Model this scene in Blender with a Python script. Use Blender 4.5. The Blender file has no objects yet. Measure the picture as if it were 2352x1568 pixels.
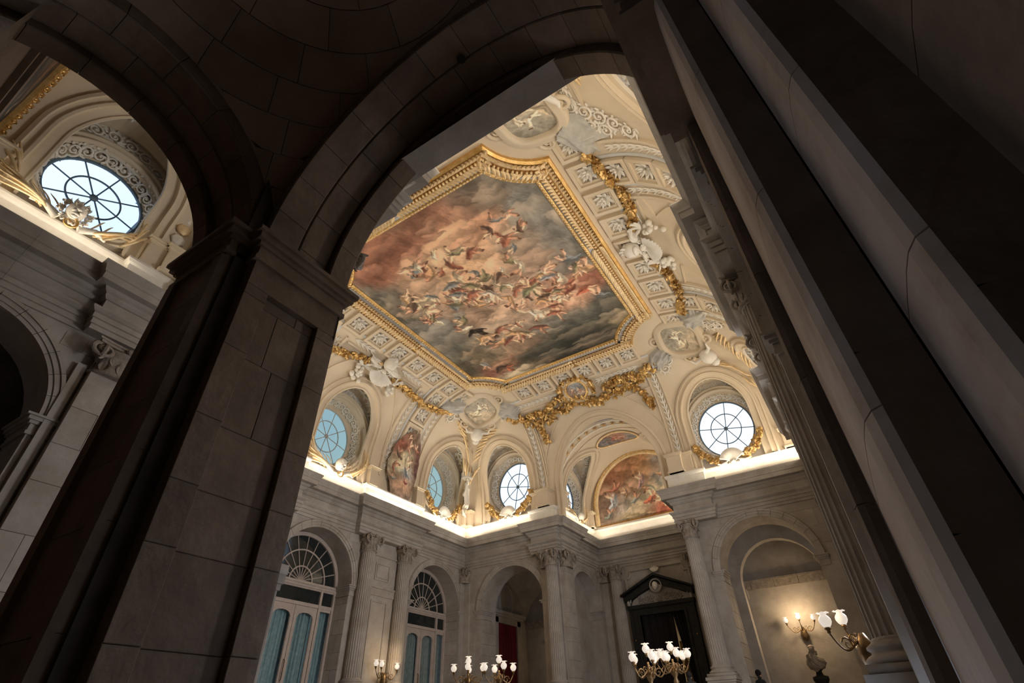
import bpy, bmesh, math, random
import numpy as np
from mathutils import Vector, Matrix, noise
random.seed(7); rng = np.random.default_rng(7)
PI = math.pi; D = math.radians
scene = bpy.context.scene
COL = scene.collection

# ---------------------------------------------------------------- camera
cam_d = bpy.data.cameras.new('camera'); cam = bpy.data.objects.new('camera', cam_d); COL.objects.link(cam)
RX = Vector((0.84155119, 0.53948617, -0.02731792)); DN = Vector((-0.35016666, 0.50632505, -0.78804711)); FW = Vector((-0.41130878, 0.67274781, 0.61500852))
Mc = Matrix((RX, -DN, -FW)).transposed().to_4x4()
cam.matrix_world = Mc
cam_d.sensor_width = 36; cam_d.lens = 1180.353 / 2352 * 36; cam_d.clip_start = 0.02; cam_d.clip_end = 300
scene.camera = cam
scene.view_settings.view_transform = 'Standard'; scene.view_settings.look = 'None'
scene.view_settings.gamma = 1; scene.view_settings.use_curve_mapping = False
scene.view_settings.exposure = 1.3
# ---------------------------------------------------------------- sky
w = bpy.data.worlds.new('world'); scene.world = w; w.use_nodes = True
nt = w.node_tree; bg = nt.nodes['Background']
tc = nt.nodes.new('ShaderNodeTexCoord'); nz = nt.nodes.new('ShaderNodeTexNoise'); nz.inputs['Scale'].default_value = 1.6; nz.inputs['Detail'].default_value = 3
cr = nt.nodes.new('ShaderNodeValToRGB'); cr.color_ramp.elements[0].position = .35; cr.color_ramp.elements[1].position = .65
cr.color_ramp.elements[0].color = (.56, .71, 1.0, 1); cr.color_ramp.elements[1].color = (.82, .89, 1, 1)
nt.links.new(tc.outputs['Generated'], nz.inputs['Vector']); nt.links.new(nz.outputs['Fac'], cr.inputs['Fac']); nt.links.new(cr.outputs['Color'], bg.inputs['Color'])
bg.inputs['Strength'].default_value = 1.25
# ---------------------------------------------------------------- lights (cornice uplights hidden on the cornice deck)
def area(name, loc, sx, sy, power, color, rot=(PI, 0, 0)):
    l = bpy.data.lights.new(name, 'AREA'); l.shape = 'RECTANGLE'; l.size = sx; l.size_y = sy; l.energy = power; l.color = color
    o = bpy.data.objects.new(name, l); COL.objects.link(o); o.location = loc; o.rotation_euler = rot; return o
UPL = 9.2   # watts per metre
WARM = (1.0, .88, .71)
def uplight(x0, y0, x1, y1, nx, ny, k=1.0):
    L = math.hypot(x1 - x0, y1 - y0); a = math.atan2(y1 - y0, x1 - x0)
    o = area('cornice_uplight', ((x0 + x1) / 2, (y0 + y1) / 2, 10.07), L, .12, UPL * L * k, WARM)
    d = Vector((nx * .5, ny * .5, 1)).normalized()          # tilted a little into the room
    X = Vector((math.cos(a), math.sin(a), 0)); Z = -d; Y = Z.cross(X).normalized(); X = Y.cross(Z)
    o.matrix_world = Matrix.Translation(o.location) @ Matrix((X, Y, Z)).transposed().to_4x4()

# unseen fill light added in a right-wall arch; no window built there
for y_ in (15.6,):
    area('window_daylight', (.15 + .8, y_, 4.6), 3.6, 6.0, 600, (.93, .95, 1.0), (0, PI / 2, 0)).rotation_euler = (0, PI / 2, 0)

# ---------------------------------------------------------------- materials
def mat(name, c1, c2=None, rough=.7, metal=0.0, scale=3.0, bump=.0, bscale=20, obj_var=0.0, spec=.3, stain=None, emis=None, es=0, detail=5):
    m = bpy.data.materials.new(name); m.use_nodes = True; n = m.node_tree; L = n.links.new
    p = n.nodes['Principled BSDF']; p.inputs['Roughness'].default_value = rough; p.inputs['Metallic'].default_value = metal
    p.inputs['Specular IOR Level'].default_value = spec
    tcn = n.nodes.new('ShaderNodeNewGeometry'); tx = n.nodes.new('ShaderNodeTexNoise'); tx.inputs['Scale'].default_value = scale; tx.inputs['Detail'].default_value = detail; tx.inputs['Roughness'].default_value = .6
    L(tcn.outputs['Position'], tx.inputs['Vector'])
    r = n.nodes.new('ShaderNodeValToRGB'); r.color_ramp.elements[0].position = .32; r.color_ramp.elements[1].position = .68
    r.color_ramp.elements[0].color = (*c1, 1); r.color_ramp.elements[1].color = (*(c2 or c1), 1)
    L(tx.outputs['Fac'], r.inputs['Fac']); out = r.outputs['Color']
    if stain:
        t2 = n.nodes.new('ShaderNodeTexNoise'); t2.inputs['Scale'].default_value = .9; t2.inputs['Detail'].default_value = 7; t2.inputs['Roughness'].default_value = .7
        L(tcn.outputs['Position'], t2.inputs['Vector'])
        r2 = n.nodes.new('ShaderNodeValToRGB'); r2.color_ramp.elements[0].position = .5; r2.color_ramp.elements[1].position = .72
        r2.color_ramp.elements[0].color = (0, 0, 0, 1); r2.color_ramp.elements[1].color = (.75, .75, .75, 1); L(t2.outputs['Fac'], r2.inputs['Fac'])
        mx = n.nodes.new('ShaderNodeMixRGB'); mx.inputs['Color2'].default_value = (*stain, 1); L(r2.outputs['Color'], mx.inputs['Fac']); L(out, mx.inputs['Color1']); out = mx.outputs['Color']
    if obj_var:
        oi = n.nodes.new('ShaderNodeObjectInfo'); mr = n.nodes.new('ShaderNodeMapRange'); mr.inputs['To Min'].default_value = 1 - obj_var; mr.inputs['To Max'].default_value = 1 + obj_var
        L(oi.outputs['Random'], mr.inputs['Value']); hs = n.nodes.new('ShaderNodeHueSaturation'); L(mr.outputs['Result'], hs.inputs['Value']); L(out, hs.inputs['Color']); out = hs.outputs['Color']
    L(out, p.inputs['Base Color'])
    if bump:
        t3 = n.nodes.new('ShaderNodeTexNoise'); t3.inputs['Scale'].default_value = bscale; t3.inputs['Detail'].default_value = 6
        L(tcn.outputs['Position'], t3.inputs['Vector']); b = n.nodes.new('ShaderNodeBump'); b.inputs['Strength'].default_value = bump; b.inputs['Distance'].default_value = .03
        L(t3.outputs['Fac'], b.inputs['Height']); L(b.outputs['Normal'], p.inputs['Normal'])
    if emis: p.inputs['Emission Color'].default_value = (*emis, 1); p.inputs['Emission Strength'].default_value = es
    return m
def glass(name, tint, frost=0.25):
    m = bpy.data.materials.new(name); m.use_nodes = True; n = m.node_tree; L = n.links.new; n.nodes.clear()
    out = n.nodes.new('ShaderNodeOutputMaterial'); t = n.nodes.new('ShaderNodeBsdfTransparent'); t.inputs['Color'].default_value = (*tint, 1)
    tl = n.nodes.new('ShaderNodeBsdfTranslucent'); tl.inputs['Color'].default_value = (*tint, 1)
    gl = n.nodes.new('ShaderNodeBsdfGlossy'); gl.inputs['Roughness'].default_value = .15; gl.inputs['Color'].default_value = (.9, .9, .9, 1)
    m1 = n.nodes.new('ShaderNodeMixShader'); m1.inputs['Fac'].default_value = frost; m2 = n.nodes.new('ShaderNodeMixShader'); m2.inputs['Fac'].default_value = .06
    L(t.outputs[0], m1.inputs[1]); L(tl.outputs[0], m1.inputs[2]); L(m1.outputs[0], m2.inputs[1]); L(gl.outputs[0], m2.inputs[2]); L(m2.outputs[0], out.inputs['Surface'])
    return m
def paint_mat(name):
    m = bpy.data.materials.new(name); m.use_nodes = True; n = m.node_tree; L = n.links.new
    p = n.nodes['Principled BSDF']; p.inputs['Roughness'].default_value = .75; p.inputs['Specular IOR Level'].default_value = .2
    a = n.nodes.new('ShaderNodeAttribute'); a.attribute_name = 'Col'; L(a.outputs['Color'], p.inputs['Base Color'])
    return m
STONE = mat('grey_limestone', (.31, .275, .235), (.42, .385, .345), scale=1.3, bump=.25, bscale=14, obj_var=.06, stain=(.27, .225, .18))
STONE_N = mat('brown_limestone', (.14, .094, .06), (.215, .152, .104), scale=1.7, bump=.6, bscale=9, obj_var=.14, stain=(.1, .075, .055))  # hall limestone again, near-gallery shade put into a darker colour
STONE_D = mat('weathered_ornament_stone', (.2, .165, .13), (.36, .31, .26), scale=6, bump=.4, bscale=20)
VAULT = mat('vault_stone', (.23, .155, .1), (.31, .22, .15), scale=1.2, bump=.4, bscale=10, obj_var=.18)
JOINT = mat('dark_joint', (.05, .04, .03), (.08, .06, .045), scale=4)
MARBLE = mat('veined_marble', (.37, .28, .21), (.54, .46, .38), scale=1.1, bump=.15, bscale=6, stain=(.27, .17, .11), obj_var=.05)
CREAM = mat('cream_plaster', (.63, .52, .37), (.69, .58, .43), scale=.8, rough=.8)
WHITE = mat('white_stucco', (.72, .66, .56), (.8, .75, .66), scale=3, rough=.8, bump=.2, bscale=30)
PALEBLUE = mat('pale_grey_blue_plaster', (.55, .55, .53), (.62, .61, .58), scale=1)
GREYSTUC = mat('grey_stucco_drapery', (.38, .37, .34), (.56, .53, .47), scale=2.5, rough=.7, bump=.3, bscale=8)
GOLD = mat('gilding', (.62, .36, .1), (.86, .58, .24), scale=5, rough=.36, metal=.75, bump=.3, bscale=25, spec=.5)
GOLDP = mat('pale_gilding', (.72, .5, .24), (.92, .74, .46), scale=6, rough=.5, metal=.3, bump=.25, bscale=30)
VGOLD = mat('vine_gilding', (.42, .24, .07), (.8, .54, .22), scale=9, rough=.38, metal=.7, bump=.3, bscale=25, spec=.5)
GOLDD = mat('dark_gilding', (.25, .12, .03), (.42, .22, .07), scale=5, rough=.5, metal=.6)
BRONZE = mat('bronze', (.12, .075, .035), (.25, .17, .09), scale=12, rough=.4, metal=.8)
BLACKM = mat('black_marble', (.009, .009, .008), (.024, .023, .02), scale=5, rough=.5, spec=.2)
WOOD = mat('painted_window_wood', (.4, .33, .285), (.47, .4, .35), scale=4, rough=.55)
LEAD = mat('dark_window_bars', (.1, .15, .19), (.15, .2, .25), scale=4, rough=.5)
LEADL = mat('pale_window_bars', (.4, .38, .34), (.5, .47, .42), scale=4, rough=.5)
GLASS_B = glass('clear_skylight_glass', (.5, .515, .51)); GLASS_T = glass('teal_glass', (.15, .205, .18), .1); GLASS_L = glass('blue_white_glass', (.5, .55, .6), .1)
def darkglass():
    m = mat('dark_pane_glass', (.012, .016, .016), (.02, .026, .026), scale=1, rough=.06, spec=.6); return m
GLASS_D = darkglass()
CURT = mat('sheer_teal_curtain', (.24, .3, .31), (.36, .43, .44), scale=6, rough=.8, bump=.3, bscale=40)
RED = mat('dark_red_velvet', (.09, .004, .008), (.16, .01, .014), scale=5, rough=.8)
BLACKC = mat('black_curtain', (.008, .007, .007), (.016, .012, .012), scale=5, rough=.9)
GOLDC = mat('golden_curtain', (.33, .2, .05), (.5, .33, .11), scale=8, rough=.6)
LAMPG = mat('lit_opal_glass', (.3, .27, .23), rough=.3, emis=(1, .87, .74), es=.27)
FLOORM = mat('polished_floor_marble', (.3, .26, .22), (.38, .33, .28), scale=1, rough=.3)
PAINT = paint_mat('fresco')
SKIN = mat('skin', (.45, .28, .2), rough=.6); CLOTH = mat('dark_cloth', (.02, .02, .022), (.03, .03, .03), rough=.9)

# ---------------------------------------------------------------- mesh helpers
class MB:
    def __init__(s): s.v = []; s.f = []; s.n = 0
    def add(s, vs, fs):
        s.v.extend([tuple(x) for x in vs]); k = s.n; s.f.extend([tuple(i + k for i in f) for f in fs]); s.n = len(s.v); return s
    def box(s, x0, x1, y0, y1, z0, z1):
        vs = [(x, y, z) for x in (x0, x1) for y in (y0, y1) for z in (z0, z1)]
        return s.add(vs, [(0, 1, 3, 2), (4, 6, 7, 5), (0, 4, 5, 1), (2, 3, 7, 6), (0, 2, 6, 4), (1, 5, 7, 3)])
    def cbox(s, x0, x1, y0, y1, z0, z1, c=.012, back=False):
        """stone with chamfered front (+y) edges"""
        vs = [(x0, y0, z0), (x1, y0, z0), (x1, y0, z1), (x0, y0, z1), (x0, y1 - c, z0), (x1, y1 - c, z0), (x1, y1 - c, z1), (x0, y1 - c, z1), (x0 + c, y1, z0 + c), (x1 - c, y1, z0 + c), (x1 - c, y1, z1 - c), (x0 + c, y1, z1 - c)]
        return s.add(vs, [(0, 1, 2, 3), (0, 4, 5, 1), (1, 5, 6, 2), (2, 6, 7, 3), (3, 7, 4, 0), (4, 8, 9, 5), (5, 9, 10, 6), (6, 10, 11, 7), (7, 11, 8, 4), (8, 11, 10, 9)])
    def grid(s, P, cu=False, cv=False, flip=False):
        P = np.asarray(P, float); nu, nv = P.shape[:2]; fs = []
        for i in range(nu - (0 if cu else 1)):
            for j in range(nv - (0 if cv else 1)):
                a = i * nv + j; b = ((i + 1) % nu) * nv + j; c = ((i + 1) % nu) * nv + (j + 1) % nv; d = i * nv + (j + 1) % nv
                fs.append((a, d, c, b) if flip else (a, b, c, d))
        return s.add(P.reshape(-1, 3).tolist(), fs)
    def lathe(s, prof, n=16, c=(0, 0, 0), cap=True, lobes=None):
        P = []
        for r, z in prof:
            row = []
            for k in range(n):
                a = 2 * PI * k / n; rr = r * (1 + (lobes[1] * math.cos(lobes[0] * a) if lobes else 0))
                row.append((c[0] + rr * math.cos(a), c[1] + rr * math.sin(a), c[2] + z))
            P.append(row)
        s.grid(P, cv=True, flip=True)
        if cap:
            k = s.n - len(prof) * n; s.f.append(tuple(range(k, k + n))[::-1]); s.f.append(tuple(range(s.n - n, s.n)))
        return s
    def tube(s, pts, rad, n=6, cap=True, flat=1.0, up=None):
        pts = [Vector(p) for p in pts]; m = len(pts)
        if not hasattr(rad, '__len__'): rad = [rad] * m
        rows = []; prev = None
        for i in range(m):
            t = (pts[min(i + 1, m - 1)] - pts[max(i - 1, 0)]).normalized()
            if prev is None:
                a = Vector(up) if up else (Vector((0, 0, 1)) if abs(t.z) < .9 else Vector((1, 0, 0)))
                u = t.cross(a).normalized()
            else: u = (prev - t * prev.dot(t)).normalized()
            prev = u; v = t.cross(u)
            rows.append([pts[i] + (u * math.cos(2 * PI * k / n) + v * math.sin(2 * PI * k / n) * flat) * rad[i] for k in range(n)])
        s.grid([[tuple(p) for p in r] for r in rows], cv=True)
        if cap:
            k = s.n - m * n; s.f.append(tuple(range(k, k + n))[::-1]); s.f.append(tuple(range(s.n - n, s.n)))
        return s
    def sphere(s, c, r, nu=8, nv=10, sc=(1, 1, 1), disp=None):
        P = []
        for i in range(nu + 1):
            th = PI * i / nu; row = []
            for j in range(nv):
                ph = 2 * PI * j / nv; d = Vector((math.sin(th) * math.cos(ph), math.sin(th) * math.sin(ph), math.cos(th)))
                rr = r * (1 + (disp(d) if disp else 0)); row.append((c[0] + d.x * rr * sc[0], c[1] + d.y * rr * sc[1], c[2] + d.z * rr * sc[2]))
            P.append(row)
        return s.grid(P, cv=True)
    def mesh(s, name, smooth=False, M=None):
        me = bpy.data.meshes.new(name); me.from_pydata(s.v, [], s.f)
        if M is not None: me.transform(M)
        if smooth: me.shade_smooth()
        return me
    def build(s, name, m, parent=None, smooth=False, M=None): return inst(name, s.mesh(name, smooth), m, parent, M)
def inst(name, me, m=None, parent=None, M=None):
    if m is not None and not me.materials: me.materials.append(m)
    o = bpy.data.objects.new(name, me); COL.objects.link(o)
    if parent is not None: o.parent = parent
    if M is not None: o.matrix_basis = M       # relative to the parent
    return o
def tag(o, label=None, cat=None, group=None, kind=None):
    if label: o['label'] = label
    if cat: o['category'] = cat
    if group: o['group'] = group
    if kind: o['kind'] = kind
    return o
def thing(name, label, cat, M=None, group=None, kind=None):
    o = bpy.data.objects.new(name, None); COL.objects.link(o); o.empty_display_size = .2
    if M is not None: o.matrix_world = M
    return tag(o, label, cat, group, kind)
def T(x, y, z): return Matrix.Translation((x, y, z))
def Rz(a): return Matrix.Rotation(a, 4, 'Z')
def Rx(a): return Matrix.Rotation(a, 4, 'X')
def Ry(a): return Matrix.Rotation(a, 4, 'Y')
def S(x, y=None, z=None): return Matrix.Diagonal((x, x if y is None else y, x if z is None else z, 1))

# room frames: local x runs along the wall, local y points into the room
XL, XR, YB, YN, YC, AL, AR = -20.2, .15, 26.55, 3.9, 31.7, -13.5, -6.65
FL = T(XL, 0, 0) @ Rz(-PI / 2); FR = T(XR, 0, 0) @ Rz(PI / 2); FB = T(0, YB, 0) @ Rz(PI); FN = T(0, YN, 0)
FAC = T(0, YC, 0) @ Rz(PI); FAL = T(AL, 0, 0) @ Rz(-PI / 2); FAR = T(AR, 0, 0) @ Rz(PI / 2)
FNL = T(-14.15, 0, 0) @ Rz(-PI / 2); FNR = T(AR, 0, 0) @ Rz(PI / 2)

def sweep_path(mb, path, prof, closed=False, caps=True):
    """profile (offset to the left-hand normal, height) swept with mitres along a 2-D plan path"""
    pts = [Vector((p[0], p[1])) for p in path]; m = len(pts); rows = []
    for i in range(m):
        a = pts[i - 1] if (i > 0 or closed) else None; b = pts[(i + 1) % m] if (i < m - 1 or closed) else None
        d1 = (pts[i] - a).normalized() if a is not None else None; d2 = (b - pts[i]).normalized() if b is not None else None
        if d1 is None: d1 = d2
        if d2 is None: d2 = d1
        n1 = Vector((-d1.y, d1.x)); n2 = Vector((-d2.y, d2.x)); nn = (n1 + n2); nn = nn / max(nn.dot(n1), .25)
        rows.append([(pts[i].x + nn.x * o, pts[i].y + nn.y * o, z) for o, z in prof])
    mb.grid(rows, cu=closed)
    if caps and not closed:
        k = mb.n - m * len(prof); mb.f.append(tuple(range(k, k + len(prof)))); mb.f.append(tuple(range(mb.n - len(prof), mb.n))[::-1])
    return mb
def sweep3(mb, pts, nrm, prof, closed=False, flip=False):
    """profile (lateral, height along normal) along a 3-D curve"""
    pts = [Vector(p) for p in pts]; m = len(pts); rows = []
    for i in range(m):
        a = pts[i - 1] if (i > 0 or closed) else pts[i]; b = pts[(i + 1) % m] if (i < m - 1 or closed) else pts[i]
        t = (b - a).normalized(); n = Vector(nrm[i]) if isinstance(nrm, list) else Vector(nrm); l = n.cross(t).normalized()
        if flip: l = -l
        rows.append([tuple(pts[i] + l * o + n * h) for o, h in prof])
    mb.grid(rows, cu=closed); return mb

# ---------------------------------------------------------------- wall with arched openings
def arch_xs(sc, r, n=14): return [sc - r * math.cos(PI * i / n) for i in range(n + 1)]
def arch_wall(mb, s0, s1, z0, z1, ops, n=0.0):
    """ops: (sc, r, zs); front face at y=n"""
    cur = s0
    def q(a, b, za, zb):
        mb.add([(a, n, za), (b, n, zb), (b, n, z1), (a, n, z1)], [(0, 1, 2, 3)])
    for sc, r, zs in sorted(ops):
        q(cur, sc - r, z0, z0)
        xs = arch_xs(sc, r, 20)
        for a, b in zip(xs[:-1], xs[1:]):
            f = lambda x: zs + math.sqrt(max(r * r - (x - sc) ** 2, 0)); q(a, b, f(a), f(b))
        cur = sc + r
    q(cur, s1, z0, z0); return mb
def arch_reveal(mb, sc, r, zs, z0, n0, n1, N=20):
    rows = [[(sc - r, n0, z0), (sc - r, n1, z0)]] + [[(sc - r * math.cos(PI * i / N), n0, zs + r * math.sin(PI * i / N)), (sc - r * math.cos(PI * i / N), n1, zs + r * math.sin(PI * i / N))] for i in range(N + 1)] + [[(sc + r, n0, z0), (sc + r, n1, z0)]]
    return mb.grid(rows)
_vs = {}
def voussoirs(F, sc, r, zs, wdt, prof, n, name, m, parent, N=13, gap=.006):
    """arch ring of separate stones; profile is (dr, depth) polygon"""
    key = (r, wdt, tuple(prof), N)
    if key not in _vs:
        mb = MB(); a = PI / N; g = gap / r; K = 4; rows = []
        for i in range(K + 1):
            t = -a / 2 + g + (a - 2 * g) * i / K; rows.append([((r + dr) * math.sin(t), h, (r + dr) * math.cos(t)) for dr, h in prof])
        mb.grid(rows, cv=True); P = len(prof); mb.f.append(tuple(range(0, P))[::-1]); mb.f.append(tuple(range(mb.n - P, mb.n)))
        _vs[key] = mb.mesh(name)
    for k in range(N):
        inst(name, _vs[key], m, parent, F @ T(sc, n, zs) @ Ry(-PI / 2 + PI / N * (k + .5)))
ARCHI = [(0, -.05), (0, .05), (.1, .05), (.1, .08), (.22, .08), (.22, .115), (.3, .115), (.33, .06), (.33, -.05)]
def impost(mb, sc, r, zs, side, t, w=.36, k=1.0, front=.0):
    """impost moulding round a jamb; side -1 / +1"""
    for p, za, zb in ((.05, -.44, -.36), (.03, -.36, -.2), (.08, -.2, -.13), (.14, -.13, -.05), (.2, -.05, 0)):
        p *= k; e = sc + side * (r - p); o = sc + side * (r + w + p * .3)
        mb.box(min(e, o), max(e, o), -t, front + p * .8, zs + za, zs + zb)

# ---------------------------------------------------------------- small ornaments
def leaf_mesh(name='leaf', L=1.0, W=.5, curl=.25, rib=.08, nu=6, lobes=0):
    mb = MB(); rows = []
    for i in range(nu + 1):
        u = i / nu; wv = W * math.sin(PI * min(u * .92 + .06, 1)) ** .8 * (1 + (.25 * math.cos(u * lobes * 2 * PI) if lobes else 0)); z = curl * (u ** 2) * L + .05
        rows.append([(-wv / 2, u * L, z - rib * .6), (-wv / 4, u * L, z + rib * .2), (0, u * L, z + rib), (wv / 4, u * L, z + rib * .2), (wv / 2, u * L, z - rib * .6)])
    mb.grid(rows, flip=True); n = mb.n
    rows2 = [[(x, y, z - .06) for x, y, z in r] for r in rows]; mb.grid(rows2)
    return mb.mesh(name, smooth=True)
def merge_into(mb, me, M):
    vs = [M @ v.co for v in me.vertices]; mb.add(vs, [tuple(p.vertices) for p in me.polygons]); return mb
LEAF = leaf_mesh('leaf', 1, .5, .3, .08)
LEAF5 = leaf_mesh('vine_leaf', 1, .95, .2, .1, nu=8, lobes=2.5)
def rosette_mesh(r=.36, name='rosette'):
    mb = MB()
    for k in range(8): merge_into(mb, LEAF, Rz(PI / 4 * k) @ T(0, .1 * r, 0) @ S(r * .95, r * .95, r * 1.1))
    for k in range(6): merge_into(mb, LEAF, Rz(PI / 3 * k + .3) @ T(0, 0, .12 * r) @ S(r * .55, r * .6, r * 1.7))
    mb.sphere((0, 0, .3 * r), r * .2, 5, 8); return mb.mesh(name, smooth=True)
ROSE = rosette_mesh(1.0)
def spiral(r0, turns, n, a0=0, hand=1, thick=.2, zbase=0.0):
    pts = []; rad = []
    for i in range(n + 1):
        u = i / n; a = a0 + hand * turns * 2 * PI * u; r = r0 * (1 - u) ** .8 + r0 * .06; pts.append((r * math.cos(a), r * math.sin(a), zbase)); rad.append(r0 * thick * (1 - .55 * u))
    return pts, rad
def scroll_relief(mb, cells, density=1.0):
    """white acanthus scrolls: list of (x, y, r, hand, M) spirals with leaves, M maps local to surface"""
    for x, y, r, hand, M in cells:
        a0 = random.uniform(0, 2 * PI); p, rd = spiral(r, 1.6, 18, a0, hand, .2, r * .16)
        mm = MB(); mm.tube([(a + x, b + y, c) for a, b, c in p], rd, 5)
        for k in range(7):
            aa = a0 + hand * k * .75; rr = r * (1.0 - .08 * k)
            merge_into(mm, LEAF, T(x + rr * math.cos(aa), y + rr * math.sin(aa), 0) @ Rz(aa - PI / 2 + hand * .7) @ S(r * .8, r * .85, r * .8))
        mm.sphere((x, y, r * .1), r * .22, 4, 7)
        mb.add([M @ Vector(v) for v in mm.v], mm.f)
    return mb
def palm_frond(L=1.0, name='palm_leaf'):
    mb = MB(); pts = [(0.22 * L * math.sin(u * 1.9) * u, u * L, .12 * L * math.sin(PI * u) + .03) for u in np.linspace(0, 1, 9)]
    rad = [.045 * L * (math.sin(PI * (.12 + .85 * u)) ** .7) + .004 for u in np.linspace(0, 1, 9)]; mb.tube(pts, rad, 6, flat=.6)
    return mb.mesh(name, smooth=True)
PALM = palm_frond()
def shell_mesh(name='shell'):
    mb = MB(); R = []; N = 13
    for i in range(N * 2 + 1):
        a = -1.25 + 2.5 * i / (N * 2); h = .08 if i % 2 else .0; row = []
        for j in range(6):
            u = .12 + .88 * j / 5; row.append((u * math.sin(a) * (1 + .03 * (i % 2)), u * math.cos(a), .28 * math.sin(u * PI * .62) + h * u))
        R.append(row)
    mb.grid(R, flip=True); mb.sphere((0, 0, .12), .17, 5, 8)
    p, r = spiral(.2, 1.2, 12, 0, 1, .3, .12); mb.tube([(x - .38, y - .02, z) for x, y, z in p], r, 5); mb.tube([(-x + .38, y - .02, z) for x, y, z in p], r, 5)
    return mb.mesh(name, smooth=True)
SHELL = shell_mesh()
def mask_mesh(name='lion_mask', mane=True):
    mb = MB()
    mb.sphere((0, 0, .22), .34, 12, 16, (.9, 1.1, 1), disp=lambda d: .16 * math.exp(-((d.x / .22) ** 2 + ((d.y + .05) / .5) ** 2) * 2) * max(d.z, 0) + .1 * math.exp(-(((abs(d.x) - .35) / .2) ** 2 + ((d.y + .2) / .3) ** 2)) * max(d.z, 0))
    mb.sphere((0, -.12, .55), .11, 6, 8, (1.1, .8, .8)); mb.sphere((0, -.3, .46), .1, 6, 8, (1.4, .6, .8)); mb.sphere((0, -.38, .42), .09, 5, 8, (1.3, .7, .7))
    for sx in (-1, 1):
        mb.sphere((sx * .13, .05, .5), .05, 5, 7); mb.sphere((sx * .12, .13, .5), .07, 5, 7, (1.3, .5, .6)); mb.sphere((sx * .1, -.2, .5), .08, 5, 7)
    if mane:
        for k in range(16):
            a = 2 * PI * k / 16; rr = .4 + .04 * (k % 2); p, r = spiral(.11, 1, 7, a, 1 if k % 2 else -1, .45, 0)
            mb.tube([(x + rr * math.cos(a), y + rr * 1.1 * math.sin(a), z + .16) for x, y, z in p], r, 5)
            merge_into(mb, LEAF, T(rr * .8 * math.cos(a), rr * math.sin(a), .1) @ Rz(a - PI / 2) @ S(.22, .17, .5))
    return mb.mesh(name, smooth=True)
LION = mask_mesh(); FACE = mask_mesh('cherub_head', mane=False)
AL, AR, YC = -13.7, -6.5, 31.9
FAC = T(0, YC, 0) @ Rz(PI); FAL = T(AL, 0, 0) @ Rz(-PI / 2); FAR = T(AR, 0, 0) @ Rz(PI / 2); FNR = FAR
ZF = .2          # gallery floor
ZE = 8.32        # underside of the entablature
# ================================================================ SETTING
def struct(name, mb, m, label, M=None, smooth=False, parent=None):
    return tag(mb.build(name, m, parent, smooth, M), label, kind='structure')
NEARF = -1.65
f_ = MB(); f_.box(-21, 1.2, 16, 36, ZF - .3, ZF); f_.box(-21, -17.2, 3.9, 16, ZF - .3, ZF)
struct('floor', f_, FLOORM, 'polished stone floor of the great hall')
f_ = MB(); f_.box(-21, 2, -6.4, 16.2, NEARF - .3, NEARF)
for i in range(1, 10): f_.box(-12, -8, 16 - .34 * i, 16.02 - .34 * (i - 1), NEARF, NEARF + (ZF - NEARF) / 10 * (10 - i))
struct('floor_lower', f_, FLOORM, 'lower stone floor and steps under the gallery')

# ---- hall walls
HW = MB(); arch_wall(HW, -26.55, -3.9, ZF - .1, 10.0, [(-24.0, 2.08, 6.0), (-15.75, 2.08, 6.0), (-7.2, 2.08, 6.0)])
for c in (-24.0, -15.75, -7.2): arch_reveal(HW, c, 2.08, 6.0, ZF, 0, -1.0)
wall_left = struct('wall_left', HW, STONE, 'grey stone wall with arched windows left of the hall', FL)
HW = MB(); arch_wall(HW, 6.5, 13.7 + .0, ZF - .1, 10, []) if False else None
arch_wall(HW, -XR - .0, -AR, ZF - .1, 10, [(3.28, 2.05, 6.0)]); arch_wall(HW, -AL, 20.2, ZF - .1, 10, [(16.85, 2.06, 6.0)])
for c in (3.28, 16.85): arch_reveal(HW, c, 2.055, 6.0, ZF, 0, -1.45)
wall_back = struct('wall_back', HW, STONE, 'grey stone end wall with two tall arches', FB)
HW = MB(); arch_wall(HW, 3.9, 26.55, ZF - 2, 10, [(7.2, 2.05, 6.0), (24.0, 2.05, 6.0), (15.6, 2.05, 6)])
for c in (7.2, 15.6, 24): arch_reveal(HW, c, 2.05, 6.0, ZF, 0, -.9)
HW.add([(3.9, -.9, ZF), (26.55, -.9, ZF), (26.55, -.9, 8.5), (3.9, -.9, 8.5)], [(0, 1, 2, 3)])
wall_right = struct('wall_right', HW, STONE, 'grey stone wall on the right of the hall', FR)
# alcove at the far end
HW = MB(); arch_wall(HW, -AR, 8.9, ZF - .1, 10, []); arch_wall(HW, 11.3, -AL, ZF - .1, 10, []); arch_wall(HW, 8.9, 11.3, 5.5, 10, [])
wall_alcove = struct('wall_alcove', HW, STONE, 'stone back wall of the far alcove around the black doorway', FAC)
for F, s0, s1, sc, nm in ((FAL, -YC, -26.55, -29.6, 'wall_alcove_left'), (FAR, 26.55, YC, 29.6, 'wall_alcove_right')):
    HW = MB(); arch_wall(HW, s0, s1, ZF - .1, 10, [(sc, 1.82, 6.0)]); arch_reveal(HW, sc, 1.82, 6.0, ZF, 0, -1.2)
    struct(nm, HW, STONE, 'side wall of the far alcove pierced by an arch', F)
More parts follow.
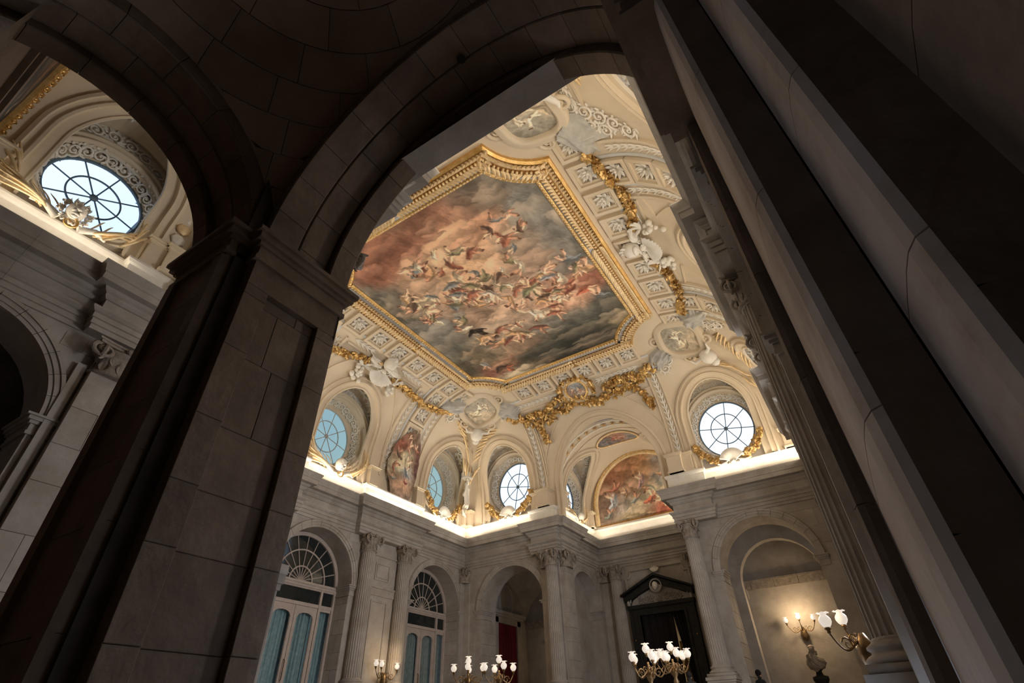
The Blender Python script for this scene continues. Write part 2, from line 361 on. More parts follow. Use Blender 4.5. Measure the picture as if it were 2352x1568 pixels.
# passages behind the end arches
def passage(x0, x1, y0, y1, nm, label):
    mb = MB(); z1 = 6.1
    mb.add([(x0, y0, ZF), (x0, y1, ZF), (x0, y1, 9), (x0, y0, 9), (x1, y0, ZF), (x1, y1, ZF), (x1, y1, 9), (x1, y0, 9)], [(0, 1, 2, 3), (1, 5, 6, 2), (4, 7, 6, 5)])
    struct(nm, mb, STONE, label)
    # sail vault
    cx, cy = (x0 + x1) / 2, (y0 + y1) / 2; hx, hy = (x1 - x0) / 2, (y1 - y0) / 2; R = math.hypot(hx, hy) + .02
    P = [[(cx + u * hx, cy + v * hy, z1 + math.sqrt(max(R * R - (u * hx) ** 2 - (v * hy) ** 2, 0)) * .82) for v in np.linspace(-1, 1, 19)] for u in np.linspace(-1, 1, 19)]
    struct(nm.replace('wall', 'ceiling'), MB().grid(P), STONE, 'vaulted stone ceiling of the ' + nm.split('_', 1)[1].replace('_', ' '), smooth=True)
passage(-20.2, -14.4, 28.0, 33.6, 'wall_passage_left', 'plain stone walls of the passage behind the left end arch')
passage(-6.2, -.4, 28.0, 31.6, 'wall_passage_right', 'plain stone walls of the niche behind the right end arch')
for nm, x0, x1, y, lab in (('trim_1', -20.2, -14.4, 33.6, 'dark stone string course in the left passage'), ('trim_2', -6.2, -.4, 31.6, 'dark stone string course across the niche wall with the wall lamp')):
    r_ = bpy.data.objects.new(nm, None); COL.objects.link(r_); tag(r_, lab, kind='structure')
    k = 5
    for i in range(k):
        a = x0 + (x1 - x0) * i / k; b = x0 + (x1 - x0) * (i + 1) / k - .015; mb = MB(); mb.box(a, b, y - .12, y, 5.95, 6.3); mb.box(a, b, y - .18, y, 6.3, 6.4); mb.build('stone', STONE_D, r_)
# transverse arches inside the niche and passage
for cx, y, nm, r in ((-3.3, 30.2, 'trim_3', 1.95), (-17.2, 32.0, 'trim_4', 2.1)):
    mb = MB(); F_ = T(0, y, 0) @ Rz(PI); x0, x1 = (-6.2, -.4) if cx > -10 else (-20.2, -14.4)
    arch_wall(mb, -x1, -x0, ZF, 9.6, [(-cx, r, 6.0)], 0); arch_reveal(mb, -cx, r, 6.0, ZF, 0, -.5)
    if cx > -10: struct(nm, mb, STONE, 'inner stone arch inside the right-hand niche', F_)

# ---- jamb stones of the two end arches, window piers: separate blocks
def jamb_blocks(F, sc, r, side, t, z0, z1, parent, dpt=.0, hgt=.62, m=None):
    z = z0; k = 0
    while z < z1 - .1:
        h = min(hgt * random.uniform(.85, 1.15), z1 - z)
        cuts = [0, t * (.45 if k % 2 else .7), t] if t > .8 else [0, t]
        for a, b in zip(cuts[:-1], cuts[1:]):
            mb = MB(); mb.cbox(-b + .006, -a - .006, 0, .025, z + .006, z + h - .006)
            M = T(sc + side * r, 0, 0) @ (Rz(PI / 2) if side > 0 else Rz(-PI / 2) @ S(-1, 1, 1))
            mb.build('stone_block', m or STONE, parent, M=M)
        z += h; k += 1
for F, P_, scs, r, t in ((FB, wall_back, (3.28, 16.85), 2.055, 1.45), (FL, wall_left, (-24., -15.75), 2.08, 1.0)):
    for sc in scs:
        for sd in (-1, 1): jamb_blocks(F, sc, r, sd, t, ZF, 5.55, P_)
# archivolt rings and imposts
for F, par, scs, r in ((FL, wall_left, (-24., -15.75, -7.2), 2.08), (FB, wall_back, (3.28, 16.85), 2.055), (FR, wall_right, (7.2, 15.6, 24.), 2.05)):
    for sc in scs:
        voussoirs(Matrix(), sc, r, 6.0, .33, ARCHI, 0, 'archivolt_stone', STONE, par)
        for sd in (-1, 1): mb = MB(); impost(mb, sc, r, 6.0, sd, 1.0); mb.build('impost', STONE, par)
for F, sc, nm in ((FAL, -29.6, 'wall_alcove_left'), (FAR, 29.6, 'wall_alcove_right')):
    par = bpy.data.objects[nm]; voussoirs(Matrix(), sc, 1.82, 6.0, .33, ARCHI, 0, 'archivolt_stone', STONE, par)
    for sd in (-1, 1): mb = MB(); impost(mb, sc, 1.82, 6.0, sd, 1.2); mb.build('impost', STONE, par)

# ---------------------------------------------------------------- entablature in mitred stone lengths
EP = [(-.42, ZE), (.05, ZE), (.05, 8.45), (.09, 8.46), (.09, 8.6), (.13, 8.61), (.13, 8.74), (.17, 8.76), (.24, 8.83), (.24, 8.88), (.03, 8.9), (.03, 9.24), (.07, 9.25), (.13, 9.32), (.13, 9.37), (.2, 9.42), (.24, 9.47), (.24, 9.5), (.44, 9.52), (.44, 9.71), (.47, 9.73), (.49, 9.8), (.56, 9.93), (.58, 9.96), (.58, 10.0), (-.3, 10.0)]
def chain(path, name, label, piece=2.3, m=None):
    r_ = bpy.data.objects.new(name, None); COL.objects.link(r_); tag(r_, label, kind='structure')
    # split long straight runs, keep mitres: every vertex of the path is a corner inside one piece
    segs = []; V = [Vector(p) for p in path]; cur = [V[0]]
    for a, b in zip(V[:-1], V[1:]):
        L = (b - a).length; d = (b - a) / L
        k = int(L // piece)
        if k >= 1:
            for i in range(1, k + 1):
                t = L * (i - .5) / k if k > 1 else L / 2; c = a + d * t
                cur.append(c - d * .002); segs.append(cur); cur = [c + d * .002]
        cur.append(b)
    segs.append(cur)
    for s in segs:
        if len(s) > 1: sweep_path(MB(), s, EP).build('entablature_stone', m or STONE, r_) if False else None
    for s in segs:
        mb = MB(); sweep_path(mb, s, EP); mb.build('entablature_stone', m or STONE, r_)
    return r_
def ress(axis, c, a0, a1, off, rs):
    """points along a wall from a0 to a1 with projecting bays rs"""
    pts = [(a0, 0)]
    for p, q in rs: pts += [(p, 0), (p, off), (q, off), (q, 0)]
    pts.append((a1, 0)); return pts
R_ = .32
right = [(XR - o, y) for y, o in ress('y', XR, 3.9, 26.55, R_, [(9.2, 13.7), (17.5, 22.0)])]
chain(right, 'trim_5', 'stone entablature and cornice along the right wall')
b1 = [(XR, 26.55), (-4.9, 26.55), (-4.9, 26.55 - R_), (AR - .27, 26.55 - R_), (AR - .27, 28.5), (AR, 28.5), (AR, 29.6)]
chain(b1, 'trim_6', 'stone entablature over the right end arch')
b2 = [(AR, 29.6), (AR, YC), (AL, YC), (AL, 29.6)]
chain(b2, 'trim_7', 'stone entablature around the far alcove')
b3 = [(AL, 29.6), (AL, 28.5), (AL + .27, 28.5), (AL + .27, 26.6 - R_ * .3), (AL + .1, 26.6 - R_ * .3), (AL + .1, 26.55 - R_), (AL - 1.5, 26.55 - R_), (AL - 1.5, 26.55), (XL, 26.55)]
chain(b3, 'trim_8', 'stone entablature over the left end arch and corner column')
left = [(XL + o, y) for y, o in ress('y', XL, 26.55, 3.9, R_, [(22.0, 17.6), (13.9, 9.3)])]
chain(left, 'trim_9', 'stone entablature and cornice along the left window wall')
n1 = [(XL, 3.9), (-15.9, 3.9), (-15.9, 3.9 + R_), (-13.85, 3.9 + R_), (-13.85, 2.75), (-14.15, 2.75), (-14.15, -1.0)]
chain(n1, 'trim_10', 'near stone entablature below the bright round window, upper left', m=STONE)
n2 = [(AR, -1.0), (AR, 2.6), (AR - .27, 2.6), (AR - .27, 3.9 + R_ + .1), (-5.3, 3.9 + R_ + .1), (-5.3, 3.9), (XR, 3.9)]
chain(n2, 'trim_11', 'stone entablature of the near wall, mostly hidden by the arch')

# ---------------------------------------------------------------- near alcove, left wall seen through the left arch
mb = MB(); arch_wall(mb, -3.9, 1.6, ZF - 2, 10, [(-.75, 2.07, 6.0)]); arch_reveal(mb, -.75, 2.07, 6.0, ZF - 2, 0, -1.2)
wall_nl = struct('wall_near_left', mb, STONE, 'near stone wall with a dark arch, far left of the photo', FNL)
voussoirs(Matrix(), -.75, 2.07, 6.0, .36, ARCHI, 0, 'archivolt_stone', STONE, wall_nl)
for sd in (-1, 1): mb = MB(); impost(mb, -.75, 2.07, 6.0, sd, 1.2); mb.build('impost', STONE, wall_nl)
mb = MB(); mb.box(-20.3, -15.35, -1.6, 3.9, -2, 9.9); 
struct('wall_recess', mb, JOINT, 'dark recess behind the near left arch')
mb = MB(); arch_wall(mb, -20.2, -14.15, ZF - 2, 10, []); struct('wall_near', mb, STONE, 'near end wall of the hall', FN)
mb = MB(); mb.add([(-14.15, -1.05, -2), (AR, -1.05, -2), (AR, -1.05, 12), (-14.15, -1.05, 12)], [(0, 1, 2, 3)]); struct('wall_alcove_near', mb, STONE_N, 'back wall of the near alcove')  # darker stone colour stands in for shade on this wall

# blocks of the pilaster on that wall
def pilaster(F, s, w, z0, z1, dep, blocks, label, name='pilaster', m=None, capm=None, group=None, cap=True, bs=.75):
    r_ = thing(name, label, 'pilaster', F @ T(s, 0, z0), group)
    H = z1 - z0 - (.8 if cap else 0)
    if blocks:
        z = .45; k = 0
        mb = MB(); mb.box(-w / 2 - .08, w / 2 + .08, 0, dep + .08, 0, .25); mb.box(-w / 2 - .04, w / 2 + .04, 0, dep + .04, .25, .45); mb.build('base', m or STONE, r_)
        while z < H - .05:
            h = min(bs * random.uniform(.85, 1.2), H - z)
            if k % 3 == 1 and w > .7:
                cut = w * random.uniform(-.15, .15)
                for a, b in ((-w / 2, cut), (cut, w / 2)): mb = MB(); mb.cbox(a + .003, b - .003, 0, dep, z + .004, z + h - .004, .006); mb.build('stone_block', m or STONE, r_)
            else: mb = MB(); mb.cbox(-w / 2, w / 2, 0, dep, z + .004, z + h - .004, .006); mb.build('stone_block', m or STONE, r_)
            z += h; k += 1
    else:
        mb = MB(); mb.box(-w / 2, w / 2, 0, dep, .45, H); mb.build('shaft', m or STONE, r_)
        mb = MB(); mb.box(-w / 2 - .08, w / 2 + .08, 0, dep + .08, 0, .25); mb.box(-w / 2 - .04, w / 2 + .04, 0, dep + .04, .25, .45); mb.build('base', m or STONE, r_)
    if cap:
        inst('capital', PCAP, capm or STONE_D, r_, T(0, dep * .5, H) @ S(w / .74, dep / .35 if dep > .2 else .8, 1))
    return r_
# composite capital (r .37 at neck, .8 tall, centred)
def capital_mesh(half=False, name='capital'):
    mb = MB(); mb.lathe([(.38, 0), (.41, .02), (.41, .06), (.37, .08), (.36, .3), (.4, .5), (.5, .62), (.46, .66)], 24)
    for ring, (n, z, r, l, a0) in enumerate(((8, .08, .35, .3, 0), (8, .26, .35, .3, PI / 8))):
        for k in range(n):
            a = a0 + 2 * PI * k / n
            if half and math.sin(a) < -.3: continue
            merge_into(mb, LEAF, Rz(a) @ T(r, 0, z) @ Ry(-.1) @ Rz(-PI / 2) @ Rx(PI / 2 - .35) @ Rz(0) @ S(.36, l, .38))
    for k in range(4):                                   # corner volutes
        a = PI / 4 + PI / 2 * k
        if half and math.sin(a) < 0: continue
        for hand in (-1, 1):
            p, rd = spiral(.19, 1.7, 22, PI / 2, hand, .26); Mx = Rz(a) @ T(.54, 0, .56) @ Rz(hand * .78) @ Rx(PI / 2)
            mb2 = MB(); mb2.tube(p, rd, 6); mb2.sphere((0, 0, 0), .035, 4, 6); mb.add([Mx @ Vector(v) for v in mb2.v], mb2.f)
        merge_into(mb, LEAF, Rz(a) @ T(.5, 0, .52) @ Ry(PI) @ Rz(-PI / 2) @ Rx(PI / 2 - .2) @ S(.14, .22, .3))
    P = []                                               # concave abacus
    for z, e in ((.7, 0), (.76, .0), (.77, .04), (.82, .04)):
        row = []
        for k in range(4):
            for u in np.linspace(-1, 1, 7)[:-1]:
                c = .47 + e - .1 * (1 - u * u); s_ = (.5 + e) * u; a = PI / 2 * k; row.append((c * math.cos(a) - s_ * math.sin(a), c * math.sin(a) + s_ * math.cos(a), z))
        P.append(row)
    mb.grid(P, cv=True, flip=True); mb.f.append(tuple(range(mb.n - 24, mb.n))); k = mb.n - 96; mb.f.append(tuple(range(k, k + 24))[::-1])
    for k in range(4): a = PI / 2 * k; mb.sphere((.44 * math.cos(a), .44 * math.sin(a), .74), .09, 5, 8)
    return mb.mesh(name, smooth=False)
CAP = capital_mesh(); PCAP = capital_mesh(True, 'pilaster_capital')
def fluted_shaft(h=1.0, r=.37, name='fluted_shaft'):
    mb = MB(); rows = []
    for u in np.linspace(0, 1, 5):
        rr = r * (1 - .13 * u ** 1.6); row = []
        for k in range(22):
            for j, dp in enumerate((0, 0, .075, .095, .075)):
                a = 2 * PI * (k + (0, .28, .4, .64, .88)[j]) / 22; row.append((rr * (1 - dp) * math.cos(a), rr * (1 - dp) * math.sin(a), u * h))
        rows.append(row)
    mb.grid(rows, cv=True, flip=True); mb.lathe([(r * .87, h), (r * .95, h + .02), (r * .95, h + .05), (r * .88, h + .06)], 24)
    mb.lathe([(r * 1.05, -.04), (r * 1.05, 0), (r, .02)], 24); return mb.mesh(name)
SHAFT = fluted_shaft(5.15)
mb = MB(); mb.box(-.55, .55, -.55, .55, 0, .12); mb.lathe([(.52, .12), (.55, .16), (.55, .2), (.5, .24), (.44, .27), (.44, .3), (.48, .33), (.48, .36), (.42, .4), (.39, .42)], 28); BASE = mb.mesh('base', True)
mb = MB(); mb.box(-.58, .58, -.58, .58, 0, .18); mb.box(-.54, .54, -.54, .54, .18, 1.5); mb.box(-.58, .58, -.58, .58, 1.5, 1.58); mb.box(-.62, .62, -.62, .62, 1.58, 1.7); PED = mb.mesh('pedestal')
def column(x, y, label, group=None, low=0.0):
    r_ = thing('fluted_column', label, 'column', T(x, y, ZF), group)
    if low < 0:
        inst('pedestal', PED, STONE, r_, S(.6, .6, 1)); inst('base', BASE, STONE, r_, T(0, 0, 1.7) @ S(.7, .7, 1)); inst('shaft', SHAFT, STONE, r_, T(0, 0, 2.14)); inst('capital', CAP, STONE_D, r_, T(0, 0, 7.33) @ S(.98, .98, .97)); return r_
    if low:
        inst('pedestal', PED, STONE, r_, T(0, 0, -low)); inst('base', BASE, STONE, r_, T(0, 0, 1.7 - low)); inst('shaft', SHAFT, STONE, r_, T(0, 0, 2.14 - low) @ S(1, 1, (5.15 + low) / 5.15)); inst('capital', CAP, STONE_D, r_, T(0, 0, 7.33) @ S(.98, .98, .97)); return r_
    inst('pedestal', PED, STONE, r_); inst('base', BASE, STONE, r_, T(0, 0, 1.7)); inst('shaft', SHAFT, STONE, r_, T(0, 0, 2.14)); inst('capital', CAP, STONE_D, r_, T(0, 0, 7.33) @ S(.98, .98, .97)); return r_
CG = 'fluted columns around the hall'
column(XL + .3, 18.4, 'grey fluted column between the two left windows, nearer of the pair', CG)
column(XL + .3, 20.95, 'grey fluted column between the two left windows, farther of the pair', CG)
column(XL + .3, 12.9, 'grey fluted column left of the larger arched window, behind the near pier', CG)
column(AL - .35, 26.25, 'fluted column on the jutting corner right of the left end arch', CG)
column(AR + .25, 26.22, 'tall fluted column between the black doorway and the right end arch', CG)
column(AL + 1.15, YC - .35, 'slim fluted column left of the black marble doorway', CG)
column(AR - 1.15, YC - .35, 'fluted column right of the black doorway, hidden behind the tall column', CG)
column(XR + .02, 10.3, 'large fluted column at right, nearest beside the shadowy jamb', CG, 1.3)
column(XR + .02, 12.85, 'second fluted column of the right wall, just past the largest one', CG, 1.3)
column(XR + .02, 18.5, 'third fluted column of the right wall, capital beside the gold frame', CG, 1.3)
column(-7.0, 4.32, 'column on the near corner, blue-lit capital peeping past the arch', CG, -1)
FBR = FB; 
pilaster(FL, -26.3, .5, ZF, ZE, .12, False, 'slim flat pilaster in the left hall corner, window side', group='corner pilasters')
pilaster(FB, 19.95, .5, ZF, ZE, .12, False, 'slim flat pilaster in the left hall corner, arch side', group='corner pilasters')
pilaster(FB, .15, .5, ZF, ZE, .12, False, 'flat pilaster at the right end of the far wall')
pilaster(FAL, -31.65, .5, ZF, ZE, .12, False, 'flat pilaster on the alcove side wall beside the inner arch')
pilaster(FAC, 13.3, .6, ZF, ZE, .12, False, 'flat pilaster in the alcove corner beside the slim column')
pilaster(FB, 14.55, .5, ZF, ZE, .14, False, 'flat pilaster strip left of the corner column')
pilaster(FAL, -27.1, .95, ZF, ZE, .3, True, 'smooth stone pier facing the alcove, right of the corner column')
pilaster(FNL, -3.74, 1.05, ZF - 1.9, ZE - .2, .3, True, 'broad grey stone pilaster with scrolled capital, left of the near pier', bs=.9)
mb = MB(); mb.box(-3.15, -2.95, 0, .12, -1.9, 7.5); mb.build('pilaster_strip', STONE, wall_nl)
# wall panels between the left pair of columns
pn = thing('panelled_pier', 'pale stone wall panels between the pair of left columns', 'wall panel', FL @ T(-19.7, 0, 0))
def pframe(mb, s0, s1, z0, z1, w=.09, h=.05):
    mb.box(s0, s1, 0, h, z0, z0 + w); mb.box(s0, s1, 0, h, z1 - w, z1); mb.box(s0, s0 + w, 0, h, z0 + w, z1 - w); mb.box(s1 - w, s1, 0, h, z0 + w, z1 - w)
mb = MB(); mb.box(-.95, .95, 0, .06, ZF, 8.3); mb.build('backing', STONE, pn)
mb = MB(); pframe(mb, -.5, .5, 6.5, 7.3, .06, .1); mb.box(-.38, .38, 0, .09, 6.62, 7.18); mb.build('upper_panel', STONE, pn)
mb = MB(); mb.box(-.95, .95, 0, .12, 5.8, 6.12); mb.box(-.95, .95, 0, .18, 6.12, 6.2); mb.build('string_course', STONE, pn); mb = MB(); mb.box(-.95, .95, 0, .12, 7.6, 7.68); mb.build('upper_fillet', STONE, pn)
mb = MB(); pframe(mb, -.55, .55, 1.5, 5.6, .08, .1); mb.build('lower_panel', STONE, pn)

# ---------------------------------------------------------------- ashlar facing of the walls, block by block
_ash = {}
def ashlar(F, parent, s0, s1, z0, z1, ops, h=.74, L=1.15, m=None, thk=.014):
    R = random.Random(int(abs(s0 * 7 + z0) * 10)); z = z0; row = 0
    while z < z1 - .2:
        hh = min(h, z1 - z); iv = [(s0, s1)]
        for sc, r, zs in ops:
            rr = r + .4; zz = z - zs
            if zz > rr: continue
            hw = rr + .04 if zz <= 0 else math.sqrt(max(rr * rr - zz * zz, 0)); nv = []
            for a, b in iv:
                if sc - hw > a: nv.append((a, min(b, sc - hw)))
                if sc + hw < b: nv.append((max(a, sc + hw), b))
            iv = [(a, b) for a, b in nv if b > a]
        for a, b in iv:
            x = a; first = True
            while x < b - .02:
                w_ = L * R.uniform(.8, 1.2) * (.55 if first and row % 2 else 1); first = False
                if b - x - w_ < .35: w_ = b - x
                if w_ > .12:
                    k = (round(w_, 1), round(hh, 2))
                    if k not in _ash: mb = MB(); mb.cbox(-.5 + .004 / max(k[0], .1), .5 - .004 / max(k[0], .1), -.01, thk, .004, k[1] - .004, .004); _ash[k] = mb.mesh('stone_block')
                    inst('stone_block', _ash[k], m or STONE, parent, T(x + w_ / 2, 0, z) @ S(w_, 1, 1))
                x += w_
        z += hh; row += 1
ashlar(FL, wall_left, -26.5, -12.0, 2.0, 8.3, [(-24.0, 2.08, 6.0), (-15.75, 2.08, 6.0)])
ashlar(FB, wall_back, 14.0, 20.15, 2.0, 8.3, [(16.85, 2.06, 6.0)])
ashlar(FB, wall_back, .1, 6.3, 2.0, 8.3, [(3.28, 2.05, 6.0)])
ashlar(FNL, wall_nl, -3.9, 1.4, 1.0, 8.2, [(-.75, 2.07, 6.0)], h=.85)
ashlar(FAL, bpy.data.objects['wall_alcove_left'], -YC, -27.6, 2.0, 8.3, [(-29.6, 1.82, 6.0)])
ashlar(FAC, wall_alcove, 12.1, 13.6, 2.0, 8.3, [])
# ================================================================ NEAR GALLERY (dark arches framing the view)
JL, JR, Y0, Y1 = -5.62, .11, 2.35, 3.88        # near arch jambs and wall thickness
AC, AZ, AR1, AR2 = (JL + JR) / 2, 5.95, 2.83, 2.96
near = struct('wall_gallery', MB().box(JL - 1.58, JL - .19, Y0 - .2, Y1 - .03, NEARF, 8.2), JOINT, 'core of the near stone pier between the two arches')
def block(mb, M, name, m, parent): o = mb.build(name, m, parent, M=M); return o
# --- left jamb face (faces +x) with sunk panel, laid in courses
def jamb_face(x, ya, yb, z0, z1, parent, frame=.3, deep=.1, m=STONE_N, hs=.8):
    """stones of a panelled jamb, face at x looking +x; the panel is sunk"""
    def stone(y0, y1, z0_, z1_, dx):
        mb = MB(); mb.cbox(y0 + .003, y1 - .003, -.2, dx, z0_ + .003, z1_ - .003, .006)
        block(mb, T(x, 0, 0) @ Rz(-PI / 2) @ S(-1, 1, 1), 'stone_block', m, parent)
    z = z0; top = z1 - .45
    while z < z1 - .02:
        h = min(hs * random.uniform(.8, 1.25), z1 - z)
        if z < top <= z + h: h = top - z
        if h < .05: h = .2
        if z >= top - .01: stone(ya, yb, z, z1, 0); break
        stone(ya, ya + frame, z, z + h, 0); stone(yb - frame, yb, z, z + h, 0)
        a, b = ya + frame, yb - frame
        if random.random() < .6: stone(a, b, z, z + h, -deep)
        else: c = a + (b - a) * random.uniform(.3, .7); stone(a, c, z, z + h, -deep); stone(c, b, z, z + h, -deep)
        z += h
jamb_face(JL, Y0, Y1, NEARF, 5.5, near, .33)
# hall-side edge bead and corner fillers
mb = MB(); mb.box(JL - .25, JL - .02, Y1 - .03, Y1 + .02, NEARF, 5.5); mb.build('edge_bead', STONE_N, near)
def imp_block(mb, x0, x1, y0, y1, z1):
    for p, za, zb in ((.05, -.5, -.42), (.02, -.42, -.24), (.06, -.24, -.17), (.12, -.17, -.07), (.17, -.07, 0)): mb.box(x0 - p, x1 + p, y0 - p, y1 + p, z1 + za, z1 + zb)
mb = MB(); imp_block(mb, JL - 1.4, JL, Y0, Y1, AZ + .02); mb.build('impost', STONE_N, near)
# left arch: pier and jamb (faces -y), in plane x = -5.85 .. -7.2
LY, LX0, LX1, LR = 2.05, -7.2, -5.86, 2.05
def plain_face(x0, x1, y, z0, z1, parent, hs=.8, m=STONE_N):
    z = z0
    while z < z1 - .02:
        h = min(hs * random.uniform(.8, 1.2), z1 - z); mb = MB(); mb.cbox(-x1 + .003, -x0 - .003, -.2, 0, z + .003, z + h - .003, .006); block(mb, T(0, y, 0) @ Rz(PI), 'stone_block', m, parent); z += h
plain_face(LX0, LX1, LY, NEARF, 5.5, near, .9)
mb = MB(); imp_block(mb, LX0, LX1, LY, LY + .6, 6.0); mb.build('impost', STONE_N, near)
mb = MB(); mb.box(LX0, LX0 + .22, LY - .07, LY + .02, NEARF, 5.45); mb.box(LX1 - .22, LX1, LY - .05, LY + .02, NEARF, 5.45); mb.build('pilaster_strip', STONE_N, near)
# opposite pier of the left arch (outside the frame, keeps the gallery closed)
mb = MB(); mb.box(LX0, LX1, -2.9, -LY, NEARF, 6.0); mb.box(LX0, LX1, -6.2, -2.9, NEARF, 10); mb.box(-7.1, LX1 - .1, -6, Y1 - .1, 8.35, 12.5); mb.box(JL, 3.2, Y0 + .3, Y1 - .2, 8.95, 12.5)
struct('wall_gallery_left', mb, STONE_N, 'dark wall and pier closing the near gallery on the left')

# --- arch soffits made of separate voussoirs
def arch_stones(F, r, w0, w1, N, parent, m, thick=.45, a0=0, a1=PI, rows=1, name='voussoir', gap=.005):
    """soffit stones of a round arch, axis along local y from w0 to w1"""
    for j in range(rows):
        b0 = w0 + (w1 - w0) * j / rows; b1 = w0 + (w1 - w0) * (j + 1) / rows
        n = N; off = .5 if j % 2 else 0
        for k in range(-1 if off else 0, n):
            t0 = max(a0 + (a1 - a0) * (k + off) / n, a0); t1 = min(a0 + (a1 - a0) * (k + 1 + off) / n, a1)
            if t1 - t0 < .02: continue
            g = gap / r; mb = MB(); R = []
            for i in range(5):
                t = t0 + g + (t1 - t0 - 2 * g) * i / 4
                c = lambda rr, y: (-rr * math.cos(t), y, rr * math.sin(t))
                R.append([c(r + thick, b0 + gap), c(r + .02, b0 + gap), c(r, b0 + gap + .02), c(r, b1 - gap - .02), c(r + .02, b1 - gap), c(r + thick, b1 - gap)])
            mb.grid(R, cv=True); mb.f.append(tuple(range(6))[::-1]); mb.f.append(tuple(range(mb.n - 6, mb.n)))
            mb.build(name, m, parent, M=F)
ga = bpy.data.objects.new('trim_12', None); COL.objects.link(ga); tag(ga, 'big near stone arch framing the painted ceiling', kind='structure')
FA = T(AC, 0, AZ)
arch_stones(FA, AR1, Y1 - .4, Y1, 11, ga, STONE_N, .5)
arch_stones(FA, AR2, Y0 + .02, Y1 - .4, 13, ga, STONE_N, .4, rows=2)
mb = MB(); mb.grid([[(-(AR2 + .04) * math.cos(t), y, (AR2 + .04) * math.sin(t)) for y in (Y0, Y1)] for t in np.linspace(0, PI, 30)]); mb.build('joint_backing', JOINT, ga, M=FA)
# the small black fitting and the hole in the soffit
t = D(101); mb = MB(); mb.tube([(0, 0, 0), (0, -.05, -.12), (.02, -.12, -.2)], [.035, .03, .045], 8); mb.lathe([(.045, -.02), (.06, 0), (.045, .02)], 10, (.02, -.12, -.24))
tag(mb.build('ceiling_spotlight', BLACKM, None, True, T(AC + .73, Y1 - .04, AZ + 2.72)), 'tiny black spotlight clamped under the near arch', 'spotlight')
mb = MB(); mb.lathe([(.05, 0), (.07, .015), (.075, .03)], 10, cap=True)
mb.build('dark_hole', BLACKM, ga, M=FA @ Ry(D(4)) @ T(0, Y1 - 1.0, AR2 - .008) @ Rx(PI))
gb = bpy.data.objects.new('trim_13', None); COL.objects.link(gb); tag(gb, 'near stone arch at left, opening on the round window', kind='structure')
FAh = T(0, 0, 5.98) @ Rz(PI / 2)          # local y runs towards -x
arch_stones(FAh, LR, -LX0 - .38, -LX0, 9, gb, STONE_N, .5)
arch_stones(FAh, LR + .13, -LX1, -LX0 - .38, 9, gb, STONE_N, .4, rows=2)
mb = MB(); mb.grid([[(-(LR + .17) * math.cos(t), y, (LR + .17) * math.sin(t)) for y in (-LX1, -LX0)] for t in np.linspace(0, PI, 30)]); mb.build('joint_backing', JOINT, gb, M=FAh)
# spandrel above the left arch and near arch, hall faces
mb = MB(); arch_wall(mb, -7.2, 1.1, 5.0, 10, [(AC, AR1 + .02, AZ)], Y1 - .01); struct('wall_near_right', mb, STONE, 'hall face of the near arch wall')

# --- sail vault over the gallery bay, coursed stones
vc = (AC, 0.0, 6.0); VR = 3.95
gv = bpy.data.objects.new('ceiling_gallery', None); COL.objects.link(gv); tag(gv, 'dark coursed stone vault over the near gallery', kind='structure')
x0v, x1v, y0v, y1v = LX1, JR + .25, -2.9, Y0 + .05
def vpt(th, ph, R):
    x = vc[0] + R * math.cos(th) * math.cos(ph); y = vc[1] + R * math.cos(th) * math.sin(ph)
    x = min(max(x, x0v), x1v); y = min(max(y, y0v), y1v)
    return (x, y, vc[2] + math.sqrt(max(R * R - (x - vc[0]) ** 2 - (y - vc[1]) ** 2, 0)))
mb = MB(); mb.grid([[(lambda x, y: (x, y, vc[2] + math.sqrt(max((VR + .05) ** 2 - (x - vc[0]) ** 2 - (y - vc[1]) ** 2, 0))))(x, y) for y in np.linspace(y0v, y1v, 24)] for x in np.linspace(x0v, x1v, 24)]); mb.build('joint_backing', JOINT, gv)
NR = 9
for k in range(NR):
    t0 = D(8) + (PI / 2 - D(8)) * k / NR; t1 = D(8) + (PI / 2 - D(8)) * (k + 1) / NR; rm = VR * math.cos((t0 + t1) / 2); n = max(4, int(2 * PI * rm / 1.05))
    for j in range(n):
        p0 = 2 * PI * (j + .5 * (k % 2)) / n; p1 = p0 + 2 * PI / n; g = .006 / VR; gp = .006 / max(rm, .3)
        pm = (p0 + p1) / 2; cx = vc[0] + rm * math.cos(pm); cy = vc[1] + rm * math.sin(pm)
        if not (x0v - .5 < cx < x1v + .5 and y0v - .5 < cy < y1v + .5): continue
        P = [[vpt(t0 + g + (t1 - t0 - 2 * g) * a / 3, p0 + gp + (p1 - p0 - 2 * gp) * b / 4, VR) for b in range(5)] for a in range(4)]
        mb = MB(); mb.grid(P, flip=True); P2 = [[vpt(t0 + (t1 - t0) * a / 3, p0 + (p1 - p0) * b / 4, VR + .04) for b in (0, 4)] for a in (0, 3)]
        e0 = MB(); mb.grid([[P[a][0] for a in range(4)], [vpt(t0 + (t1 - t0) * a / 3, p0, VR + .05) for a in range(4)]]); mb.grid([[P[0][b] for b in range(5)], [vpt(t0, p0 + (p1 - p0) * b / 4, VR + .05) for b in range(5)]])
        mb.build('vault_stone', VAULT, gv)

